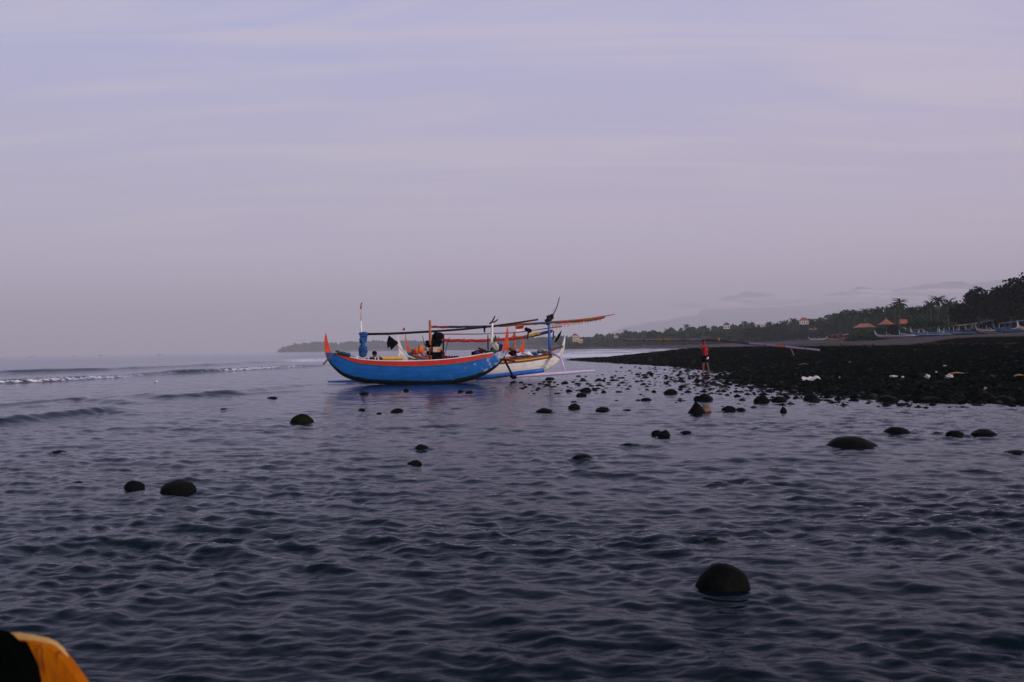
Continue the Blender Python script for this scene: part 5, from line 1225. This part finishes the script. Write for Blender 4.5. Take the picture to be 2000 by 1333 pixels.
# continuous woodland behind: reads as one mass
sky_x = [1100, 1150, 1200, 1250, 1300, 1340, 1380, 1430, 1480, 1520, 1560, 1600, 1650, 1700, 1740, 1800, 1850, 1900, 2000]
sky_y = [660, 657, 651, 648, 647, 642, 641, 635, 631, 630, 627, 621, 610, 603, 600, 598, 592, 596, 588]
dep_d = [980, 900, 800, 730, 660, 610, 575, 545, 515, 500, 490, 470, 420, 350, 320, 290, 270, 250, 230]
r_ = np.random.default_rng(77); Vs, Fs, off = [], [], 0
px_ = 1098.0
while px_ < 1960:
    D0 = np.interp(px_, sky_x, dep_d); st = np.interp(px_, sky_x, sky_y)
    for lay in range(3):
        D_ = D0 * (1.0 + .10 * lay) * r_.uniform(.97, 1.05); a = px_ + r_.uniform(-4, 4)
        tp = at_y(a, st + r_.normal(1.5, 3.0) + (8, 4, 0)[lay], D_); g = float(land_z(tp.x, tp.y)); Hh = max(tp.z - g, 2.5)
        w_ = r_.uniform(2.2, 4.2)
        bl = [((tp.x + r_.normal() * w_ * .4, tp.y + r_.normal() * 2, g + Hh * q), (w_ * r_.uniform(.5, .9), w_ * .8, Hh * .17)) for q in (.12, .3, .5, .7, .86)]
        V, Fc = leaf_cloud(bl, 190, .0015 * D_ + .1, r_); Vs.append(V); Fs.append(Fc + off); off += len(V)
    px_ += 7.0 * (520 / D0) ** .5
o = tri_object('woodland', np.concatenate(Vs), np.concatenate(Fs), 'leaf_green', False, 4); o['kind'] = 'stuff'; o['label'] = 'continuous green coastal woodland behind the beach'
# wooded headland and far shore, in haze
Vs, Fs, off = [], [], 0
for k in range(420):
    a = r_.uniform(548, 1125); D_ = float(np.interp(a, [550, 700, 900, 1125], [3400, 3330, 2600, 1250])) * r_.uniform(1.0, 1.08) + 20
    st = np.interp(a, [548, 556, 575, 600, 640, 700, 800, 900, 1000, 1060, 1125], [685, 680, 675, 671, 669, 668, 667, 666, 662, 660, 658]) + r_.normal(0, 1.7)
    tp = at_y(a, st, D_); Hh = max(tp.z - 1, 3)
    bl = [((tp.x, tp.y, 1 + Hh * q), (r_.uniform(7, 13), 6, Hh * .25)) for q in (.25, .7)]
    V, Fc = leaf_cloud(bl, 70, .0016 * D_, r_); Vs.append(V); Fs.append(Fc + off); off += len(V)
o = tri_object('headland_woods', np.concatenate(Vs), np.concatenate(Fs), 'leaf_green', False, 4); o['kind'] = 'stuff'; o['label'] = 'hazy wooded headland beyond the boats'
# low scrub along the top of the sand
Vs, Fs, off = [], [], 0
for k in range(260):
    a = r_.uniform(1180, 1990); D_ = float(np.interp(a, sky_x, dep_d)) * r_.uniform(1.01, 1.07); p = at_y(a, 665, D_); g = float(land_z(p.x, p.y))
    if float(coast_sd(p.x, p.y)) < 48: continue
    V, Fc = leaf_cloud([((p.x, p.y, g + .8), (r_.uniform(1.5, 3.2), 1.5, r_.uniform(.9, 1.9)))], 60, .0012 * D_ + .06, r_); Vs.append(V); Fs.append(Fc + off); off += len(V)
o = tri_object('scrub', np.concatenate(Vs), np.concatenate(Fs), 'leaf_light', False, 4); o['kind'] = 'stuff'; o['label'] = 'low scrub along the upper edge of the sand'

Vs, Fs, off = [], [], 0
for k in range(200):
    a = r_.uniform(1655, 1990); D_ = float(np.interp(a, [1655, 1750, 1850, 1990], [282, 238, 226, 176])) * r_.uniform(.97, 1.06); p = at_y(a, 655, D_); g = float(land_z(p.x, p.y))
    V, Fc = leaf_cloud([((p.x, p.y, g + .9), (r_.uniform(.9, 2.0), 1.2, r_.uniform(.7, 1.7)))], 70, .0011 * D_ + .05, r_); Vs.append(V); Fs.append(Fc + off); off += len(V)
o = tri_object('hedge_scrub', np.concatenate(Vs), np.concatenate(Fs), 'leaf_green', False, 4); o['kind'] = 'stuff'; o['label'] = 'dense green bushes behind the row of beached boats'

# ------------------------------------------------------------------ houses among the trees
paint('wall_cream', (.62, .48, .30), (.5, .38, .24), scale=.6, bump=0); paint('wall_white', (.62, .56, .52), (.5, .45, .42), scale=.6, bump=0)
paint('roof_orange', (.34, .10, .045), (.20, .06, .03), scale=1.2, bump=.2); paint('roof_red', (.28, .05, .035), (.16, .035, .03), scale=1.2); paint('roof_dark', (.05, .04, .04), (.03, .025, .025), scale=1.2)
paint('roof_tan', (.45, .28, .13), (.32, .18, .09), scale=1.2); paint('window_dark', (.02, .02, .025), (.012, .012, .015), rough=.2, bump=0)
def house(label, px, py0, D, wpx, wall_px, roof_px, wallmat, roofmat, kind='hip', storeys=1, nwin=2, name='house', over=1.12, finial=False, open_=False):
    """py0 = eave level pixel; walls hang below it down to the ground"""
    c = at_y(px, py0, D); g = float(land_z(c.x, c.y)); W_ = wpx * D / F_PX; Dp = W_ * .75; ez = c.z; rh = roof_px * D / F_PX; wh = wall_px * D / F_PX
    t_ = thing(name, label, 'house', (c.x, c.y, min(g, ez - wh)), 'houses among the trees'); b0 = min(g, ez - wh)
    if not open_:
        w_ = MB().box((c.x, c.y, ez - wh / 2), (W_, Dp, wh)).build('wall', wallmat, t_)
        if ez - wh - b0 > .3: MB().box((c.x, c.y, (ez - wh + b0) / 2 - .01), (W_ * .94, Dp * .94, ez - wh - b0)).build('foundation', 'leaf_dark', t_)
    else:
        for sx in (-1, 1):
            for sy in (-1, 1): MB().tube([(c.x + sx * W_ * .44, c.y + sy * Dp * .44, b0), (c.x + sx * W_ * .44, c.y + sy * Dp * .44, ez)], W_ * .02, 8).build('column', wallmat, t_)
        MB().box((c.x, c.y, b0 + .2), (W_, Dp, .4)).build('plinth', wallmat, t_)
    hw, hd = W_ * over / 2, Dp * over / 2; m_ = MB()
    if kind == 'hip':
        rl = hw * .45; m_.add([(c.x - hw, c.y - hd, ez), (c.x + hw, c.y - hd, ez), (c.x + hw, c.y + hd, ez), (c.x - hw, c.y + hd, ez), (c.x - rl, c.y, ez + rh), (c.x + rl, c.y, ez + rh)], [(0, 1, 5, 4), (1, 2, 5), (2, 3, 4, 5), (3, 0, 4), (3, 2, 1, 0)])
    elif kind == 'pyr':   # pavilion roof with a swept, curved profile
        rings = []; K = 7
        for k in range(K):
            q = k / (K - 1); r__ = (1 - q) ** 1.35 * .97 + .03; rings.append([(c.x + sx * hw * r__, c.y + sy * hd * r__, ez + rh * q) for sx, sy in ((-1, -1), (1, -1), (1, 1), (-1, 1))])
        vv = [p for r__ in rings for p in r__]; ff = [(k * 4 + j, k * 4 + (j + 1) % 4, k * 4 + 4 + (j + 1) % 4, k * 4 + 4 + j) for k in range(K - 1) for j in range(4)] + [(3, 2, 1, 0), tuple((K - 1) * 4 + j for j in range(4))]
        m_.add(vv, ff)
    elif kind == 'gable':
        m_.add([(c.x - hw, c.y - hd, ez), (c.x + hw, c.y - hd, ez), (c.x + hw, c.y + hd, ez), (c.x - hw, c.y + hd, ez), (c.x - hw, c.y, ez + rh), (c.x + hw, c.y, ez + rh)], [(0, 1, 5, 4), (2, 3, 4, 5), (1, 2, 5), (3, 0, 4), (3, 2, 1, 0)])
    else:
        m_.box((c.x, c.y, ez + rh / 2), (W_ * over, Dp * over, rh))
    rf = m_.build('roof', roofmat, t_)
    if finial: MB().tube([(c.x, c.y, ez + rh * .97), (c.x, c.y, ez + rh * 1.12)], [W_ * .03, W_ * .012], 6).build('finial', roofmat, rf)
    sh_ = wh / storeys
    if not open_:
        for s_ in range(storeys):
            for k in range(nwin):
                wx = c.x + (k + .5) / nwin * W_ * .9 - W_ * .45; wz = ez - sh_ * (s_ + .5)
                wd = MB().box((wx, c.y - Dp / 2 - .02, wz), (W_ / nwin * .42, .06, sh_ * .5)).build('window', 'window_dark', t_)
                MB().box((wx, c.y - Dp / 2 - .08, wz - sh_ * .28), (W_ / nwin * .5, .14, sh_ * .05)).build('sill', wallmat, wd)
    return t_
house('cream house with stacked flat roofs standing alone at the far end of the beach', 1125, 658, 900, 13, 10, 2.2, 'wall_cream', 'wall_cream', 'flat', 2, 3, over=1.25)
house('cream side wing with sloping pale roof right of the stacked house', 1134, 665.5, 890, 8, 5, 3, 'wall_cream', 'roof_tan', 'gable', 1, 2)
house('small white house with dark roof on the ridge right of the walking person', 1419, 636, 560, 11, 7, 5.5, 'wall_white', 'roof_dark', 'hip', 1, 2)
house('white villa with flat roof on the ridge, left of two', 1484, 634, 520, 18, 6, 1.2, 'wall_white', 'wall_white', 'flat', 1, 4)
house('pale green roofed villa on the ridge, right of two', 1515, 631, 505, 14, 4, 1.6, 'wall_white', 'wall_white', 'hip', 1, 3)
house('white house with red roof on the ridge right of the villas', 1570, 627, 480, 15, 7, 6.5, 'wall_white', 'roof_red', 'hip', 1, 3)
house('small tan roofed hut low behind the lone white boat', 1588, 644, 472, 15, 6, 4, 'bark', 'roof_tan', 'hip', 1, 2)
house('long pavilion with orange tiled roof left of the pointed one', 1689, 640, 300, 34, 12, 8, 'bark', 'roof_orange', 'hip', 1, 4, open_=True)
house('pavilion with tall pointed orange roof and finial', 1731, 634, 275, 24, 12, 12, 'bark', 'roof_orange', 'pyr', 1, 2, finial=True, open_=True)
house('small orange roofed pavilion right of the pointed one', 1764, 633, 265, 13, 12, 9, 'bark', 'roof_orange', 'gable', 1, 2, open_=True)
house('low wall like shelter half hidden right of the small pavilion', 1774, 641, 258, 16, 7, 1.0, 'wall_cream', 'wall_cream', 'flat', 1, 2)
house('orange roofed hut above the pole\'s left tip', 1203, 657, 760, 7, 4, 3, 'wall_cream', 'roof_orange', 'hip', 1, 1)
house('grey flat roofed shelter just above the walking person', 1378, 658, 540, 16, 5, .8, 'bark', 'roof_dark', 'flat', 1, 3)
